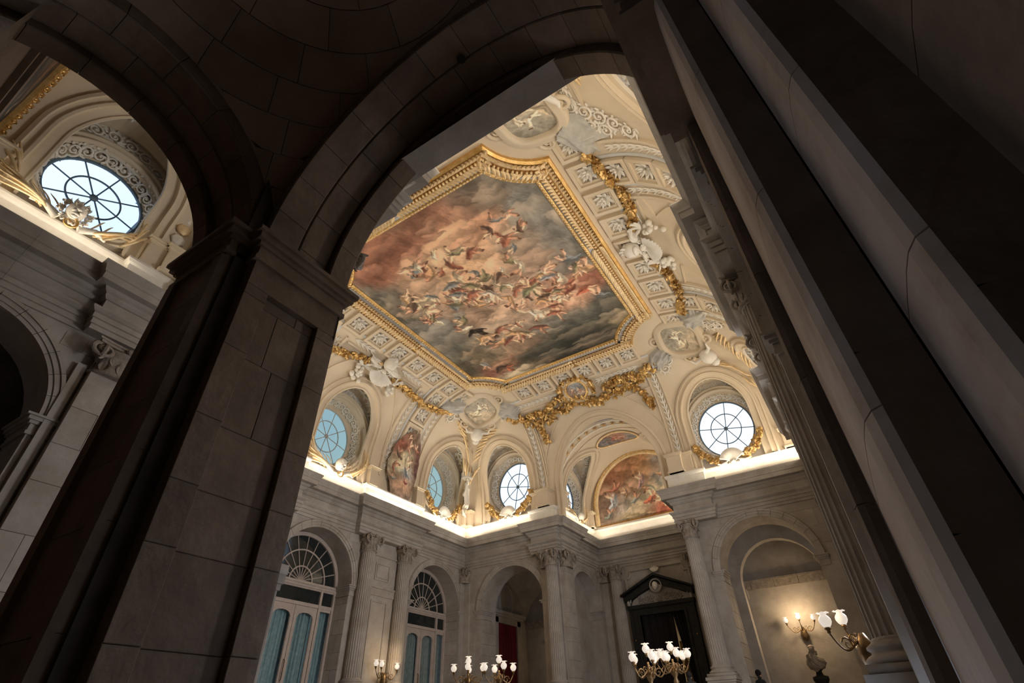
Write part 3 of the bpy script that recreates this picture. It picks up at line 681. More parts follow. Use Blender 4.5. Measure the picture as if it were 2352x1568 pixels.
# --- right jamb: stepped orders of the near arch (vertical faces, dark sides turned from the light)
gj = bpy.data.objects.new('wall_gallery_right', None); COL.objects.link(gj); tag(gj, 'stepped stone jamb along the right of the view', kind='structure')
def vface(pts, z0, z1, m, hs, name='stone_block', rnd=0):
    """vertical strip of stones following plan points, rounded when rnd"""
    z = z0; first = True
    while z < z1 - .02:
        h = min(hs * random.uniform(.8, 1.25), z1 - z); mb = MB()
        R = [[(x, y, z + .004) for x, y in pts], [(x, y, z + h - .004) for x, y in pts]]
        mb.grid(R); k = len(pts); back = [(x + .1, y - .02) for x, y in pts]
        mb.grid([[(x, y, z + .004) for x, y in pts], [(x + .03, y - .0, z) for x, y in pts]]); mb.grid([[(x, y, z + h - .004) for x, y in pts], [(x + .03, y, z + h) for x, y in pts]])
        mb.build(name, m, gj); z += h
def curve(x0, y0, x1, y1, bulge, n=8):
    return [(x0 + (x1 - x0) * u - bulge * math.sin(PI * u) * 0 + bulge * 0, y0 + (y1 - y0) * u) for u in np.linspace(0, 1, n)]
ZT = 5.52
# plan: thin lip, marble order, deep return, groove, second marble order, return, dim wall
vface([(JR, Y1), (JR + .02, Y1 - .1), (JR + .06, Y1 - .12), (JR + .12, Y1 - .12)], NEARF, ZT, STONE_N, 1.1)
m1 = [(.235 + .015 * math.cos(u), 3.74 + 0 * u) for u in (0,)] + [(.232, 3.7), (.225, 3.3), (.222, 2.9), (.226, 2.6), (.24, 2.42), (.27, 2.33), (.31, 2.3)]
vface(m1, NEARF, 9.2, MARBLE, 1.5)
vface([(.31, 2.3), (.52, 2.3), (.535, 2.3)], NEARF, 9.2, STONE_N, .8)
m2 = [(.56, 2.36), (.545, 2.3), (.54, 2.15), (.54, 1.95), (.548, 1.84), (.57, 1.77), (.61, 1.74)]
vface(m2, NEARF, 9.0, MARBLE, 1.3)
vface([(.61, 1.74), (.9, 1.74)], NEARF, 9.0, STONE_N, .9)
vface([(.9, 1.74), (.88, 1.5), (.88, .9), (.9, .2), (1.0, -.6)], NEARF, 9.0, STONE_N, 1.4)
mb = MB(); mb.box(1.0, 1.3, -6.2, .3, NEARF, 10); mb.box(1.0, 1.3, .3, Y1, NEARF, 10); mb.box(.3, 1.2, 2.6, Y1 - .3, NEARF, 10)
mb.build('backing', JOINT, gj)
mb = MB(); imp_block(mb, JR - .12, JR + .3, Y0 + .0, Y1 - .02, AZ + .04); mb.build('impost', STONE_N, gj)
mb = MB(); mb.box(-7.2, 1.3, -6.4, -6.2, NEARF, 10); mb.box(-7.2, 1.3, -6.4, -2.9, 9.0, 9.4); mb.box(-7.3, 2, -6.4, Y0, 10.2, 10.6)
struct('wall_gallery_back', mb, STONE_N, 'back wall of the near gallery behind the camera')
# ================================================================ CEILING: coves with lunettes
A_, B_, Z0 = 4.3, 5.4, 11.5
def zphi(p, b=B_, z0=Z0): return z0 + b * math.sin(p)
def dphi(p, a=A_): return a * (1 - math.cos(p))
def phi_z(z, b=B_, z0=Z0): return math.asin(min(max((z - z0) / b, 0), 1))
def d_z(z, a=A_, b=B_, z0=Z0): return dphi(phi_z(z, b, z0), a)
def cmat(s, phi, a=A_, b=B_, z0=Z0, out=0.0, roll=0.0):
    """local frame on the cove: X along wall (reversed), Y up the cove, Z into the room"""
    Tn = Vector((0, a * math.sin(phi), b * math.cos(phi))).normalized(); N = Vector((0, Tn.z, -Tn.y)); X = Vector((-1, 0, 0))
    P = Vector((s, dphi(phi, a), zphi(phi, b, z0))) + N * out
    return T(*P) @ Matrix((X, Tn, N)).transposed().to_4x4() @ Rz(roll)
def lun_bottom(s, luns, z0=Z0):
    for sc, hw, zc in luns:
        if abs(s - sc) < hw - 1e-6: return zc + math.sqrt(hw * hw - (s - sc) ** 2)
    return None
def cove(mb, s0, s1, luns, a=A_, b=B_, z0=Z0, zwall=10.0, c0=None, c1=None, N=22, n0=0.0):
    """c0 / c1: corner coordinates that cut the cove on a mitre"""
    xs = set([s0, s1])
    for sc, hw, zc in luns: xs.update(round(x, 5) for x in arch_xs(sc, hw, 22))
    cuts = sorted(xs); full = []
    for p, q in zip(cuts[:-1], cuts[1:]):
        k = max(1, int((q - p) / .45)); full += [p + (q - p) * i / k for i in range(k)]
    full.append(cuts[-1])
    def col(s, arch):
        pmax = PI / 2
        for c in (c0, c1):
            if c is not None: pmax = min(pmax, math.acos(max(0, 1 - abs(s - c) / a)))
        lo = 0
        if arch is not None: lo = phi_z(arch, b, z0)
        lo = min(lo, pmax)
        return [(s, dphi(lo + (pmax - lo) * i / N, a), zphi(lo + (pmax - lo) * i / N, b, z0)) for i in range(N + 1)]
    for p, q in zip(full[:-1], full[1:]):
        mid = (p + q) / 2; ar = lun_bottom(mid, luns)
        def zz(s):
            for sc, hw, zc in luns:
                if abs(mid - sc) < hw: return zc + math.sqrt(max(hw * hw - (s - sc) ** 2, 0))
        if ar is None:
            mb.grid([col(p, None), col(q, None)]); mb.add([(p, n0, zwall), (q, n0, zwall), (q, 0, z0), (p, 0, z0)], [(0, 1, 2, 3)])
        else: mb.grid([col(p, zz(p)), col(q, zz(q))])
    return mb
def lun_pts(sc, hw, zc, zb, N=24):
    pts = [(sc - hw, z) for z in np.linspace(zb, zc, 5)[:-1]] + [(sc - hw * math.cos(PI * i / N), zc + hw * math.sin(PI * i / N)) for i in range(N + 1)] + [(sc + hw, z) for z in np.linspace(zc, zb, 5)[1:]]
    return pts
def lunette(parent, F, sc, hw, zc, zb, nback, oval=None, a=A_, b=B_, z0=Z0, flip=False, moulds=True, relief=True):
    """soffit from the cove edge back to the window wall, window wall with oval hole"""
    pts = lun_pts(sc, hw, zc, zb)
    mb = MB(); mb.grid([[(s, d_z(z, a, b, z0) if z > z0 else 0, z), (s, (d_z(z, a, b, z0) if z > z0 else 0) * .35 + nback * .65, z), (s, nback, z)] for s, z in pts]); mb.build('lunette_soffit', CREAM, parent)
    mb = MB()
    if oval:
        oc, oz, oa, ob = oval; n = 64; inner = [(oc + oa * math.cos(2 * PI * k / n), oz + ob * math.sin(2 * PI * k / n)) for k in range(n)]
        outer = []
        for k in range(n):
            dx, dz = math.cos(2 * PI * k / n) * oa, math.sin(2 * PI * k / n) * ob
            lo, hi = 0, 6.0
            for _ in range(24):
                m_ = (lo + hi) / 2; x, z = oc + dx * m_, oz + dz * m_
                ins = abs(x - sc) <= hw and z >= zb and (z <= zc or (x - sc) ** 2 + (z - zc) ** 2 <= hw * hw)
                if ins: lo = m_
                else: hi = m_
            outer.append((oc + dx * lo, oz + dz * lo))
        mb.grid([[(x, nback, z) for x, z in inner], [(x, nback, z) for x, z in outer]], cv=True)
    mb.build('lunette_wall', WHITE if relief else CREAM, parent)
    if moulds:       # arch mouldings lying on the cove along the lunette edge
        P = []; Nn = []
        for s, z in pts:
            ph = phi_z(z, b, z0) if z > z0 else 0; Tn = Vector((0, a * math.sin(ph), b * math.cos(ph))).normalized(); P.append((s, d_z(z, a, b, z0) if z > z0 else 0, z)); Nn.append((0, Tn.z, -Tn.y))
        mb = MB(); sweep3(mb, P, Nn, [(-.01, -.06), (-.01, .1), (.08, .15), (.12, .06), (.24, .06), (.27, .16), (.34, .17), (.38, .03), (.6, .03), (.62, .08), (.68, .08), (.7, -.02)], flip=False); mb.build('arch_moulding', CREAM, parent)
    return pts
def soffit_relief(parent, sc, hw, zc, nback, a=A_, b=B_, z0=Z0, K=15, rmax=.4):
    mb = MB(); cells = []
    for k in range(K):
        t = PI * (k + .5) / K; z = zc + hw * math.sin(t); s = sc - hw * math.cos(t); dn = d_z(z, a, b, z0) if z > z0 else 0
        N = Vector((math.cos(t), 0, -math.sin(t))); tan = Vector((math.sin(t), 0, math.cos(t))); Yv = N.cross(tan); r = min(rmax, (dn - nback) * .32)
        if r > .07: cells.append((0, 0, r, 1 if k % 2 else -1, T(s, dn * .55 + nback * .45, z) @ Matrix((tan, Yv, N)).transposed().to_4x4()))
    scroll_relief(mb, cells); mb.build('scroll_relief', WHITE, parent, True)
ceil = bpy.data.objects.new('ceiling', None); COL.objects.link(ceil); tag(ceil, 'cream coved ceiling with white stucco and gilding', kind='structure')
def sub(M): return M
# bay definitions in local s
LH, LZC, LZB = 2.2, 13.5, 10.85
bays = {'left': (FL, [(-24.0, LH, LZC), (-15.6, LH, LZC), (-7.2, LH, LZC)], -26.55, -3.9), 'right': (FR, [(7.2, LH, LZC), (15.6, LH, LZC), (24.0, LH, LZC)], 3.9, 26.55),
        'back': (FB, [(3.35, LH, LZC), (10.05, 3.45, 11.95), (16.75, LH, LZC)], -XR, -XL), 'near': (FN, [(-16.75, LH, LZC), (-10.3, 3.75, 11.8), (-3.35, LH, LZC)], XL, XR)}
ALC = Matrix()
def place(F): return F
coves = {}
for k, (F, luns, s0, s1) in bays.items():
    r_ = bpy.data.objects.new('ceiling_cove_' + k, None); COL.objects.link(r_); r_.matrix_world = F; tag(r_, k + ' side of the coved ceiling with arched window recesses', kind='structure'); coves[k] = r_
    mb = MB(); cove(mb, s0, s1, luns, c0=s0, c1=s1); mb.build('cove_plaster', CREAM, r_, True)
# ---- oval windows
def ell(mb, oc, oz, a, b, prof, n=56, yo=0):
    """ring swept round an ellipse; profile (dr, y)"""
    mb.grid([[(oc + (a + dr) * math.cos(2 * PI * k / n), y + yo, oz + (b + dr) * math.sin(2 * PI * k / n)) for dr, y in prof] for k in range(n)], cu=True); return mb
wn = [0]
def oval_window(F, oc, oz, nb, dep, gm, bars, label, oa=1.75, ob=1.92, ga=1.42, gb=1.58, relief=True):
    """outer ring radius oa/ob at wall y=nb, splays back by dep to glass radius ga/gb"""
    wn[0] += 1; r_ = bpy.data.objects.new('window_%d' % wn[0], None); COL.objects.link(r_); r_.matrix_world = F @ T(oc, nb, oz); tag(r_, label, kind='structure')
    mb = MB(); ell(mb, 0, 0, oa, ob, [(.0, -.02), (.0, .1), (.04, .16), (.09, .17), (.12, .07), (.17, .07), (.2, .16), (.27, .17), (.3, .04), (.36, .02)]); mb.build('outer_ring', CREAM, r_, True)
    q = .3; e = lambda u: (ga + (oa - ga) * u, gb + (ob - gb) * u)
    mb = MB(); rows = []
    for k in range(64):
        c, s_ = math.cos(2 * PI * k / 64), math.sin(2 * PI * k / 64); row = []
        for u, y in ((1, 0), (.97, -.1), (.9, -.08), (.87, -.2), (.8, -.18), (.78, -.26), (.3, -dep * .8), (.24, -dep * .8 + .03), (.14, -dep * .9), (.1, -dep * .88), (0, -dep)):
            A, B = e(u); row.append((A * c, y, B * s_))
        rows.append(row)
    mb.grid(rows, cu=True); mb.build('reveal', CREAM, r_, True)
    if relief:         # scrolls in the splay
        mb = MB(); cells = []
        for k in range(26):
            t = 2 * PI * k / 26; A, B = e(.55); P = Vector((A * math.cos(t), -dep * .5 + .02, B * math.sin(t)))
            rad = Vector((math.cos(t), 0, math.sin(t))); tan = Vector((-math.sin(t), 0, math.cos(t))); sl = Vector((0, 1, 0)) * dep * .6 + rad * (oa - ga) * .52; sl.normalize()
            N = tan.cross(sl); N = N if N.dot(-rad) > 0 else -N
            cells.append((0, 0, .2, 1 if k % 2 else -1, T(*P) @ Matrix((tan, sl, N)).transposed().to_4x4()))
        scroll_relief(mb, cells); mb.build('scroll_relief', WHITE, r_, True)
    y = -dep + .01; mb = MB(); ell(mb, 0, 0, ga, gb, [(.04, y - .05), (.04, y + .05), (-.03, y + .05), (-.05, y), (-.03, y - .04)]); mb.build('frame', bars, r_)
    for k in range(8):
        t = PI * 2 * k / 8 + .2; mb = MB(); mb.tube([(.08 * math.cos(t), y, .08 * math.sin(t)), (ga * math.cos(t), y, gb * math.sin(t))], .022, 6); mb.build('glazing_bar', bars, r_)
    mb = MB(); ell(mb, 0, 0, ga * .55, gb * .55, [(-.02, y - .02), (-.02, y + .02), (.02, y + .02), (.02, y - .02)]); mb.build('glazing_ring', bars, r_)
    mb = MB(); mb.lathe([(.0, -.04), (.1, -.04), (.11, 0), (.1, .04), (0, .04)], 12, cap=False); mb.build('hub', bars, r_, True, T(0, y, 0) @ Rx(PI / 2))
    for k in range(8):
        t0 = PI * 2 * k / 8 + .2; ts = np.linspace(t0, t0 + PI / 4, 8)
        for f0, f1 in ((.05, .55), (.55, 1.02)):
            mb = MB(); mb.grid([[(ga * f * math.cos(t), y - .005, gb * f * math.sin(t)) for f in (f0, f1)] for t in ts]); mb.build('pane', gm, r_)
    return r_
NBK = -.16
lunspec = []
for k, (F, luns, s0, s1) in bays.items():
    for i, (sc, hw, zc) in enumerate(luns):
        if hw > 3: continue
        if k == 'near' and i == 2: pass
        pts = lunette(coves[k], F, sc, hw, zc, LZB, NBK, (sc, 13.1, 1.75, 1.92))
        lunspec.append((k, sc))
win = {}
win['A1'] = oval_window(FL, -15.6, 13.1, NBK, .95, GLASS_T, LEADL, 'teal glazed round window over the larger arched window, gold palms beneath')
win['A2'] = oval_window(FL, -24.0, 13.1, NBK, .95, GLASS_T, LEADL, 'teal glazed round window in the left far corner, seen at a slant')
win['A0'] = oval_window(FL, -7.2, 13.1, NBK, .95, GLASS_T, LEADL, 'round window of the left wall hidden by the near pier')
win['B'] = oval_window(FB, 16.75, 13.1, NBK, .8, GLASS_B, LEAD, 'white round window over the left end arch')
win['D'] = oval_window(FB, 3.35, 13.1, NBK, .7, GLASS_B, LEAD, 'large white round window over the right end arch')
for nm, s in (('R1', 7.2), ('R2', 15.6), ('R3', 24.0)): win[nm] = oval_window(FR, s, 13.1, NBK, .8, GLASS_B, LEAD, 'round window of the right wall, hidden by the cornice, %s' % nm.lower(), relief=False)
for nm, s in (('N1', -16.75), ('N2', -3.35)): win[nm] = oval_window(FN, s, 13.1, NBK, .8, GLASS_B, LEAD, 'round window of the near wall above the arch, %s' % nm.lower(), relief=False)
# ---- alcove barrels
def alcove(name, xa, xb, Fleft, Fright, syl, ylun, yb, yfront, hallF, hc, hr, hz, label, glassm, bars):
    r_ = bpy.data.objects.new(name, None); COL.objects.link(r_); tag(r_, label, kind='structure')
    cx = (xa + xb) / 2; a = (xb - xa) / 2; lw = 1.9; lz = 13.15
    for F, sg in ((Fleft, -1), (Fright, 1)):
        s0, s1 = sorted((sg * yb, sg * yfront)); g = bpy.data.objects.new('barrel_side', None); COL.objects.link(g); g.parent = r_; g.matrix_world = F
        mb = MB(); cove(mb, s0, s1, [(sg * ylun, lw, lz)], a, a - .05, 11.8, 10.0); mb.build('barrel_plaster', CREAM, g, True)
        lunette(g, F, sg * ylun, lw, lz, LZB, NBK, (sg * ylun, 12.5, 1.5, 1.5), a, a - .05, 11.8); soffit_relief(g, sg * ylun, lw, lz, NBK, a, a - .05, 11.8, 17, .3)
        mb = MB(); cells = []
        for k in range(9): q = PI * (.15 + .7 * k / 8); cells.append((0, 0, .2, 1 if k % 2 else -1, T(sg * ylun - 1.72 * math.cos(q), NBK + .02, 12.9 + 1.85 * math.sin(q)) @ Rx(-PI / 2)))
        scroll_relief(mb, cells); mb.build('scroll_relief', WHITE, g, True)
    return r_, cx, a
barrel, bcx, ba = alcove('ceiling_alcove', AL, AR, FAL, FAR, 0, 29.3, YC, 26.55, FB, 10.05, 3.45, 11.95, 'barrel vault over the far alcove', None, None)
nbarrel, ncx, na = alcove('ceiling_alcove_near', -14.15, AR, FNL, FAR, 0, 1.3, -1.05, 3.9, FN, -10.3, 3.75, 11.8, 'barrel vault over the near alcove', None, None)
win['C'] = oval_window(FAL, -29.3, 12.5, NBK, .5, GLASS_B, LEAD, 'narrow glimpse of a round window beside the alcove fresco', 1.4, 1.4, 1.15, 1.15)
win['C2'] = oval_window(FAR, 29.3, 12.5, NBK, .5, GLASS_B, LEAD, 'round window on the hidden side of the far alcove', 1.4, 1.4, 1.15, 1.15, relief=False)
win['L'] = oval_window(FNL, -1.36, 12.62, NBK, .4, GLASS_L, LEAD, 'bright blue-white round window at upper left with dark bars', 1.5, 1.52, 1.22, 1.22)
win['L2'] = oval_window(FAR, 1.3, 12.5, NBK, .5, GLASS_B, LEAD, 'round window on the hidden side of the near alcove', 1.4, 1.4, 1.1, 1.1, relief=False)
# arch openings between hall cove and alcoves
for F, k, sc, r, zc, in ((FB, 'back', 10.05, 3.45, 11.95), (FN, 'near', -10.3, 3.75, 11.8)):
    pts = lun_pts(sc, r, zc, 10.0, 40); mb = MB(); mb.grid([[(s, d_z(z) if z > Z0 else 0, z), (s, -.02, z)] for s, z in pts]); mb.build('alcove_arch_soffit', CREAM, coves[k], True)
    P = []; Nn = []
    for s, z in pts:
        ph = phi_z(z); Tn = Vector((0, A_ * math.sin(ph), B_ * math.cos(ph))).normalized(); P.append((s, d_z(z), z)); Nn.append((0, Tn.z, -Tn.y))
    mb = MB(); sweep3(mb, P, Nn, [(-.02, -.1), (-.02, .06), (.1, .1), (.14, .05), (.3, .05), (.34, .12), (.46, .13), (.5, .0)]); mb.build('arch_moulding', CREAM, coves[k])
mb = MB(); n = 40; mb.add([(-bcx, 0, 10)] , []); mb.v.clear(); mb.n = 0
def half_disc(cx, zc, r, z0, y, n=36):
    m_ = MB(); m_.add([(cx, y, z0)] + [(cx + r * math.cos(PI * i / n), y, max(zc + r * math.sin(PI * i / n), z0)) for i in range(n + 1)] + [(cx - r, y, z0), (cx + r, y, z0)], [(0, i + 1, i + 2) for i in range(n)] + [(0, n + 1, n + 2), (0, n + 3, 1)]); return m_
half_disc(bcx, 11.8, ba + .05, 9.9, YC).build('alcove_end', CREAM, barrel)
half_disc(ncx, 11.8, na + .05, 9.9, -1.05).build('alcove_end', CREAM, nbarrel)
# flat middle of the ceiling round the frame
mb = MB(); mb.add([(XL + A_ - .05, YN + A_ - .05, 16.9), (XR - A_ + .05, YN + A_ - .05, 16.9), (XR - A_ + .05, YB - A_ + .05, 16.9), (XL + A_ - .05, YB - A_ + .05, 16.9)], [(0, 1, 2, 3)])
mb.build('flat_ceiling', CREAM, ceil)
mb = MB(); mb.box(-20.3, .3, 3.8, 26.7, 17.3, 17.6); mb.box(-13.9, -6.3, 26.7, 32.2, 17.3, 17.6); mb.box(-14.4, -6.3, -1.8, 3.8, 17.3, 17.6); struct('roof', mb, JOINT, 'roof slab above the vault')

# ---- attic plinth and pedestals over the cornice (white plaster)
ap = [(-.3, 10.0), (.02, 10.0), (.02, 10.62), (.08, 10.66), (.12, 10.74), (.12, 10.8), (-.4, 10.8)]
def plinth(path, name, label):
    r_ = tag(sweep_path(MB(), path, ap).build(name, WHITE), label, kind='structure'); return r_
plinth(right, 'trim_14', 'bright white attic plinth over the right cornice'); plinth(b1, 'trim_15', 'bright white attic plinth over the right end arch'); plinth(b2, 'trim_16', 'white band under the alcove fresco')
plinth(b3, 'trim_17', 'bright white attic plinth over the left end arch'); plinth(left, 'trim_18', 'bright white attic plinth along the left wall')
plinth(n1, 'trim_19', 'white attic plinth below the upper left round window'); plinth(n2, 'trim_20', 'white attic plinth of the near wall')
pedm = {}
def pedestal(F, s, w, dep, label, n=0.0):
    r_ = thing('rib_pedestal', label, 'pedestal', F @ T(s, n, 10.8), 'cream pedestals carrying the ceiling ribs')
    key = (w, dep)
    if key not in pedm:
        a = MB(); a.box(-w / 2, w / 2, 0, dep, 0, .86); b = MB()
        for p, za, zb in ((.03, .86, .9), (.07, .9, .97), (.12, .97, 1.02)): b.box(-w / 2 - p, w / 2 + p, 0, dep + p, za, zb)
        c = MB()
        for p, za, zb in ((.06, 0, .08), (.03, .08, .13)): c.box(-w / 2 - p, w / 2 + p, 0, dep + p, za, zb)
        pedm[key] = (a.mesh('die'), b.mesh('cap_moulding'), c.mesh('foot_moulding'))
    a, b, c = pedm[key]; inst('die', a, CREAM, r_); inst('cap_moulding', b, CREAM, r_); inst('foot_moulding', c, CREAM, r_); return r_
for s, lab in ((-17.95, 'cream pedestal left of the cloud fresco, right of the gold palms'), (-21.6, 'cream pedestal right of the cloud fresco'), (-13.2, 'cream pedestal left of the teal round window, half behind the pier'), (-9.6, 'cream pedestal hidden behind the near pier')):
    pedestal(FL, s, .5, .4, lab)
pedestal(FL, -26.2, .55, .35, 'cream pedestal in the left corner, window side'); pedestal(FB, 19.85, .55, .35, 'cream pedestal in the left corner, arch side')
pedestal(FB, 14.15, .75, .62, 'cream pedestal on the jutting left corner, under the leafy rib'); pedestal(FAL, -27.0, .75, .5, 'cream pedestal on the jutting left corner, alcove side')
pedestal(FB, 14.75, .5, .35, 'small cream pedestal stepping back from the jutting left corner')
pedestal(FB, 6.15, .75, .66, 'cream pedestal left of the large white round window, outer block'); pedestal(FB, 5.55, .5, .4, 'cream pedestal left of the large white round window, inner block')
pedestal(FB, .6, .5, .3, 'cream pedestal at the right end of the back wall')
pedestal(FAL, -31.3, .35, .3, 'small cream pedestal at the foot of the alcove fresco')
pedestal(FNL, -3.2, .6, .35, 'cream pedestal right of the bright upper left window'); pedestal(FNL, -3.75, .75, .5, 'larger cream pedestal behind the near capital, upper left'); pedestal(FNL, .75, .5, .35, 'cream pedestal at the left edge of the photo')
for s in (9.6, 13.2, 17.9, 21.6): pedestal(FR, s, .5, .4, 'cream pedestal of the right wall, hidden behind its cornice')
# ================================================================ PAINTED SURFACES
def lin(c): c = np.asarray(c, float) / 255; return np.where(c <= .04045, c / 12.92, ((c + .055) / 1.055) ** 2.4)
class Noise:
    def __init__(s, seed): s.g = np.random.default_rng(seed).random((64, 64))
    def __call__(s, x, y):
        xi = np.floor(x).astype(int); yi = np.floor(y).astype(int); fx = x - xi; fy = y - yi; fx = fx * fx * (3 - 2 * fx); fy = fy * fy * (3 - 2 * fy)
        g = s.g; a = g[xi % 64, yi % 64]; b = g[(xi + 1) % 64, yi % 64]; c = g[xi % 64, (yi + 1) % 64]; d = g[(xi + 1) % 64, (yi + 1) % 64]
        return (a * (1 - fx) + b * fx) * (1 - fy) + (c * (1 - fx) + d * fx) * fy
def fbm(n, x, y, o=5):
    r = 0; a = .5
    for i in range(o): r = r + a * n(x * 2 ** i + 17.3 * i, y * 2 ** i + 9.1 * i); a *= .5
    return r / (1 - .5 ** o)
def painting(X, Y, base, blobs, figs, seed=1, sc=1.0, warp=.5, gain=1.0, cloud=.5, nclouds=0, sat=.72, fop=.78):
    """clouds of colour, blobs (x, y, rx, ry, rgb), little draped figures (x, y, size, colours)"""
    n1, n2, n3 = Noise(seed), Noise(seed + 1), Noise(seed + 2); f = 1 / sc
    wx = (fbm(n1, X * f, Y * f) - .5) * 2 * warp * sc; wy = (fbm(n2, X * f, Y * f) - .5) * 2 * warp * sc
    x, y = X + wx * 1.5, Y + wy * 1.5; C = np.ones(X.shape + (3,)) * np.array(base, float); Wt = np.full(X.shape, .12)
    for bx, by, rx, ry, c in blobs:
        q = ((x - bx) / rx) ** 2 + ((y - by) / ry) ** 2; wt = np.exp(-q * 1.2); C = C + wt[..., None] * np.array(c, float) * 3; Wt = Wt + wt * 3 / 1
    C = (C - np.array(base, float) * .88) / Wt[..., None]
    h = fbm(n3, x * f * 1.6 + 5, y * f * 1.6); hx = np.gradient(h, axis=0); hy = np.gradient(h, axis=1); gr = (hx * .8 - hy); gr = gr / (np.abs(gr).std() * 2.2 + 1e-9)
    h = fbm(n3, x * f * 1.1 + 5, y * f * 1.1, 3); puff = np.abs(fbm(n2, X * f * 1.5 + 3, Y * f * 1.5, 4) - .5) * 2; puff = 1 - np.clip(puff * 2.2, 0, 1)
    C = C * (1 + cloud * .09 * np.clip(gr, -1.4, 1.4))[..., None] * (1 + cloud * .45 * (h - .5))[..., None] * (1 + cloud * .3 * (puff - .6))[..., None]
    h2 = fbm(n1, X * f * 5, Y * f * 5 + 3, 3); C = C * (1 + .22 * cloud * (h2 - .5))[..., None]
    R = random.Random(seed)
    sx, sy = X + (fbm(n2, X * f * 4, Y * f * 4, 3) - .5) * .22 * sc, Y + (fbm(n1, X * f * 4, Y * f * 4, 3) - .5) * .22 * sc
    def ellp(cx, cy, rx, ry, an, col, soft=.35, op=None):
        op = fop if op is None else op * fop
        nonlocal C
        m_ = (np.abs(X - cx) < 2.2 * max(rx, ry)) & (np.abs(Y - cy) < 2.2 * max(rx, ry))
        if not m_.any(): return
        dx, dy = sx[m_] - cx, sy[m_] - cy; u = dx * math.cos(an) + dy * math.sin(an); v = -dx * math.sin(an) + dy * math.cos(an)
        q = (u / rx) ** 2 + (v / ry) ** 2; wt = np.clip((1 - q) / soft, 0, 1) * op; sh = 1 + .32 * np.clip(v / ry, -1, 1) + .25 * np.sin(v / ry * 5 + u / rx * 2) * .6
        C[m_] = C[m_] * (1 - wt)[:, None] + (np.array(col, float)[None] * sh[:, None]) * wt[:, None]
    def cloudp(cx, cy, rx, ry, col, op):
        nonlocal C
        m_ = (np.abs(X - cx) < 1.5 * rx) & (np.abs(Y - cy) < 1.5 * ry)
        if not m_.any(): return
        u = (sx[m_] - cx) / rx; v = (sy[m_] - cy) / ry; q = np.sqrt(u * u + v * v) + .28 * (np.sin(np.arctan2(v, u) * 5 + cx * 9) * .4 + np.sin(np.arctan2(v, u) * 3 + cy * 7) * .4)
        wt = np.clip((1 - q) / .16, 0, 1) * op * np.clip(1.25 - .5 * (v + 1) * .8, .25, 1); sh = 1.22 - .36 * (v * .8 + u * .3 + .5) + .1 * np.sin(q * 5)
        C[m_] = C[m_] * (1 - wt)[:, None] + (np.array(col, float)[None] * sh[:, None]) * wt[:, None]
    nb = len(blobs)
    for i in range(int(nclouds)):
        bx, by, rx, ry, c = blobs[R.randrange(nb)]; cx, cy = bx + R.gauss(0, .6) * rx, by + R.gauss(0, .6) * ry; k = R.uniform(.25, .6); wm = np.array([176, 146, 120.]); t_ = R.uniform(.1, .55)
        cloudp(cx, cy, rx * k * R.uniform(.9, 1.7), ry * k, np.array(c, float) * (1 - t_) + wm * t_, R.uniform(.45, .85))
    for fx, fy, s_, cols, an in figs:
        ellp(fx, fy, s_ * .62, s_ * .3, an, cols[0]); ellp(fx + s_ * .45 * math.cos(an + .8), fy + s_ * .45 * math.sin(an + .8), s_ * .45, s_ * .2, an + 1.0, cols[1])
        ellp(fx - s_ * .5 * math.cos(an - .4), fy - s_ * .5 * math.sin(an - .4), s_ * .4, s_ * .17, an - .7, cols[0]); ellp(fx + s_ * .5 * math.cos(an), fy + s_ * .5 * math.sin(an), s_ * .3, s_ * .12, an + .3, cols[1])
        ellp(fx + s_ * .74 * math.cos(an + .9), fy + s_ * .74 * math.sin(an + .9), s_ * .15, s_ * .14, an, cols[1]); ellp(fx + s_ * .8 * math.cos(an + .9), fy + s_ * .82 * math.sin(an + .9), s_ * .14, s_ * .09, an, (75, 50, 35))
        ellp(fx - s_ * .1, fy - s_ * .28, s_ * .4, s_ * .07, an, (70, 55, 45), .5, .6)
    g_ = C.mean(-1, keepdims=True); C = g_ + (C - g_) * sat
    return lin(np.clip(C * gain, 2, 245))
def painted_mesh(name, P, C, mask=None, parent=None, M=None, flip=False):
    nu, nv = P.shape[:2]; idx = np.arange(nu * nv).reshape(nu, nv); q = np.stack([idx[:-1, :-1], idx[1:, :-1], idx[1:, 1:], idx[:-1, 1:]], -1).reshape(-1, 4)
    if flip: q = q[:, ::-1]
    if mask is not None: q = q[(mask[:-1, :-1] & mask[1:, :-1] & mask[1:, 1:] & mask[:-1, 1:]).reshape(-1)]
    used = np.unique(q); rm = np.full(nu * nv, -1); rm[used] = np.arange(len(used)); q = rm[q]; V = P.reshape(-1, 3)[used]; Cc = C.reshape(-1, 3)[used]
    me = bpy.data.meshes.new(name); me.vertices.add(len(V)); me.vertices.foreach_set('co', V.astype(np.float32).ravel()); me.loops.add(len(q) * 4); me.loops.foreach_set('vertex_index', q.astype(np.int32).ravel())
    me.polygons.add(len(q)); me.polygons.foreach_set('loop_start', np.arange(0, len(q) * 4, 4, dtype=np.int32)); me.polygons.foreach_set('loop_total', np.full(len(q), 4, np.int32)); me.update(calc_edges=True)
    ca = me.color_attributes.new('Col', 'FLOAT_COLOR', 'POINT'); ca.data.foreach_set('color', np.concatenate([Cc, np.ones((len(V), 1))], 1).astype(np.float32).ravel()); me.shade_smooth()
    return inst(name, me, PAINT, parent, M)
FLESH, FLESHD = (205, 160, 125), (170, 115, 85)

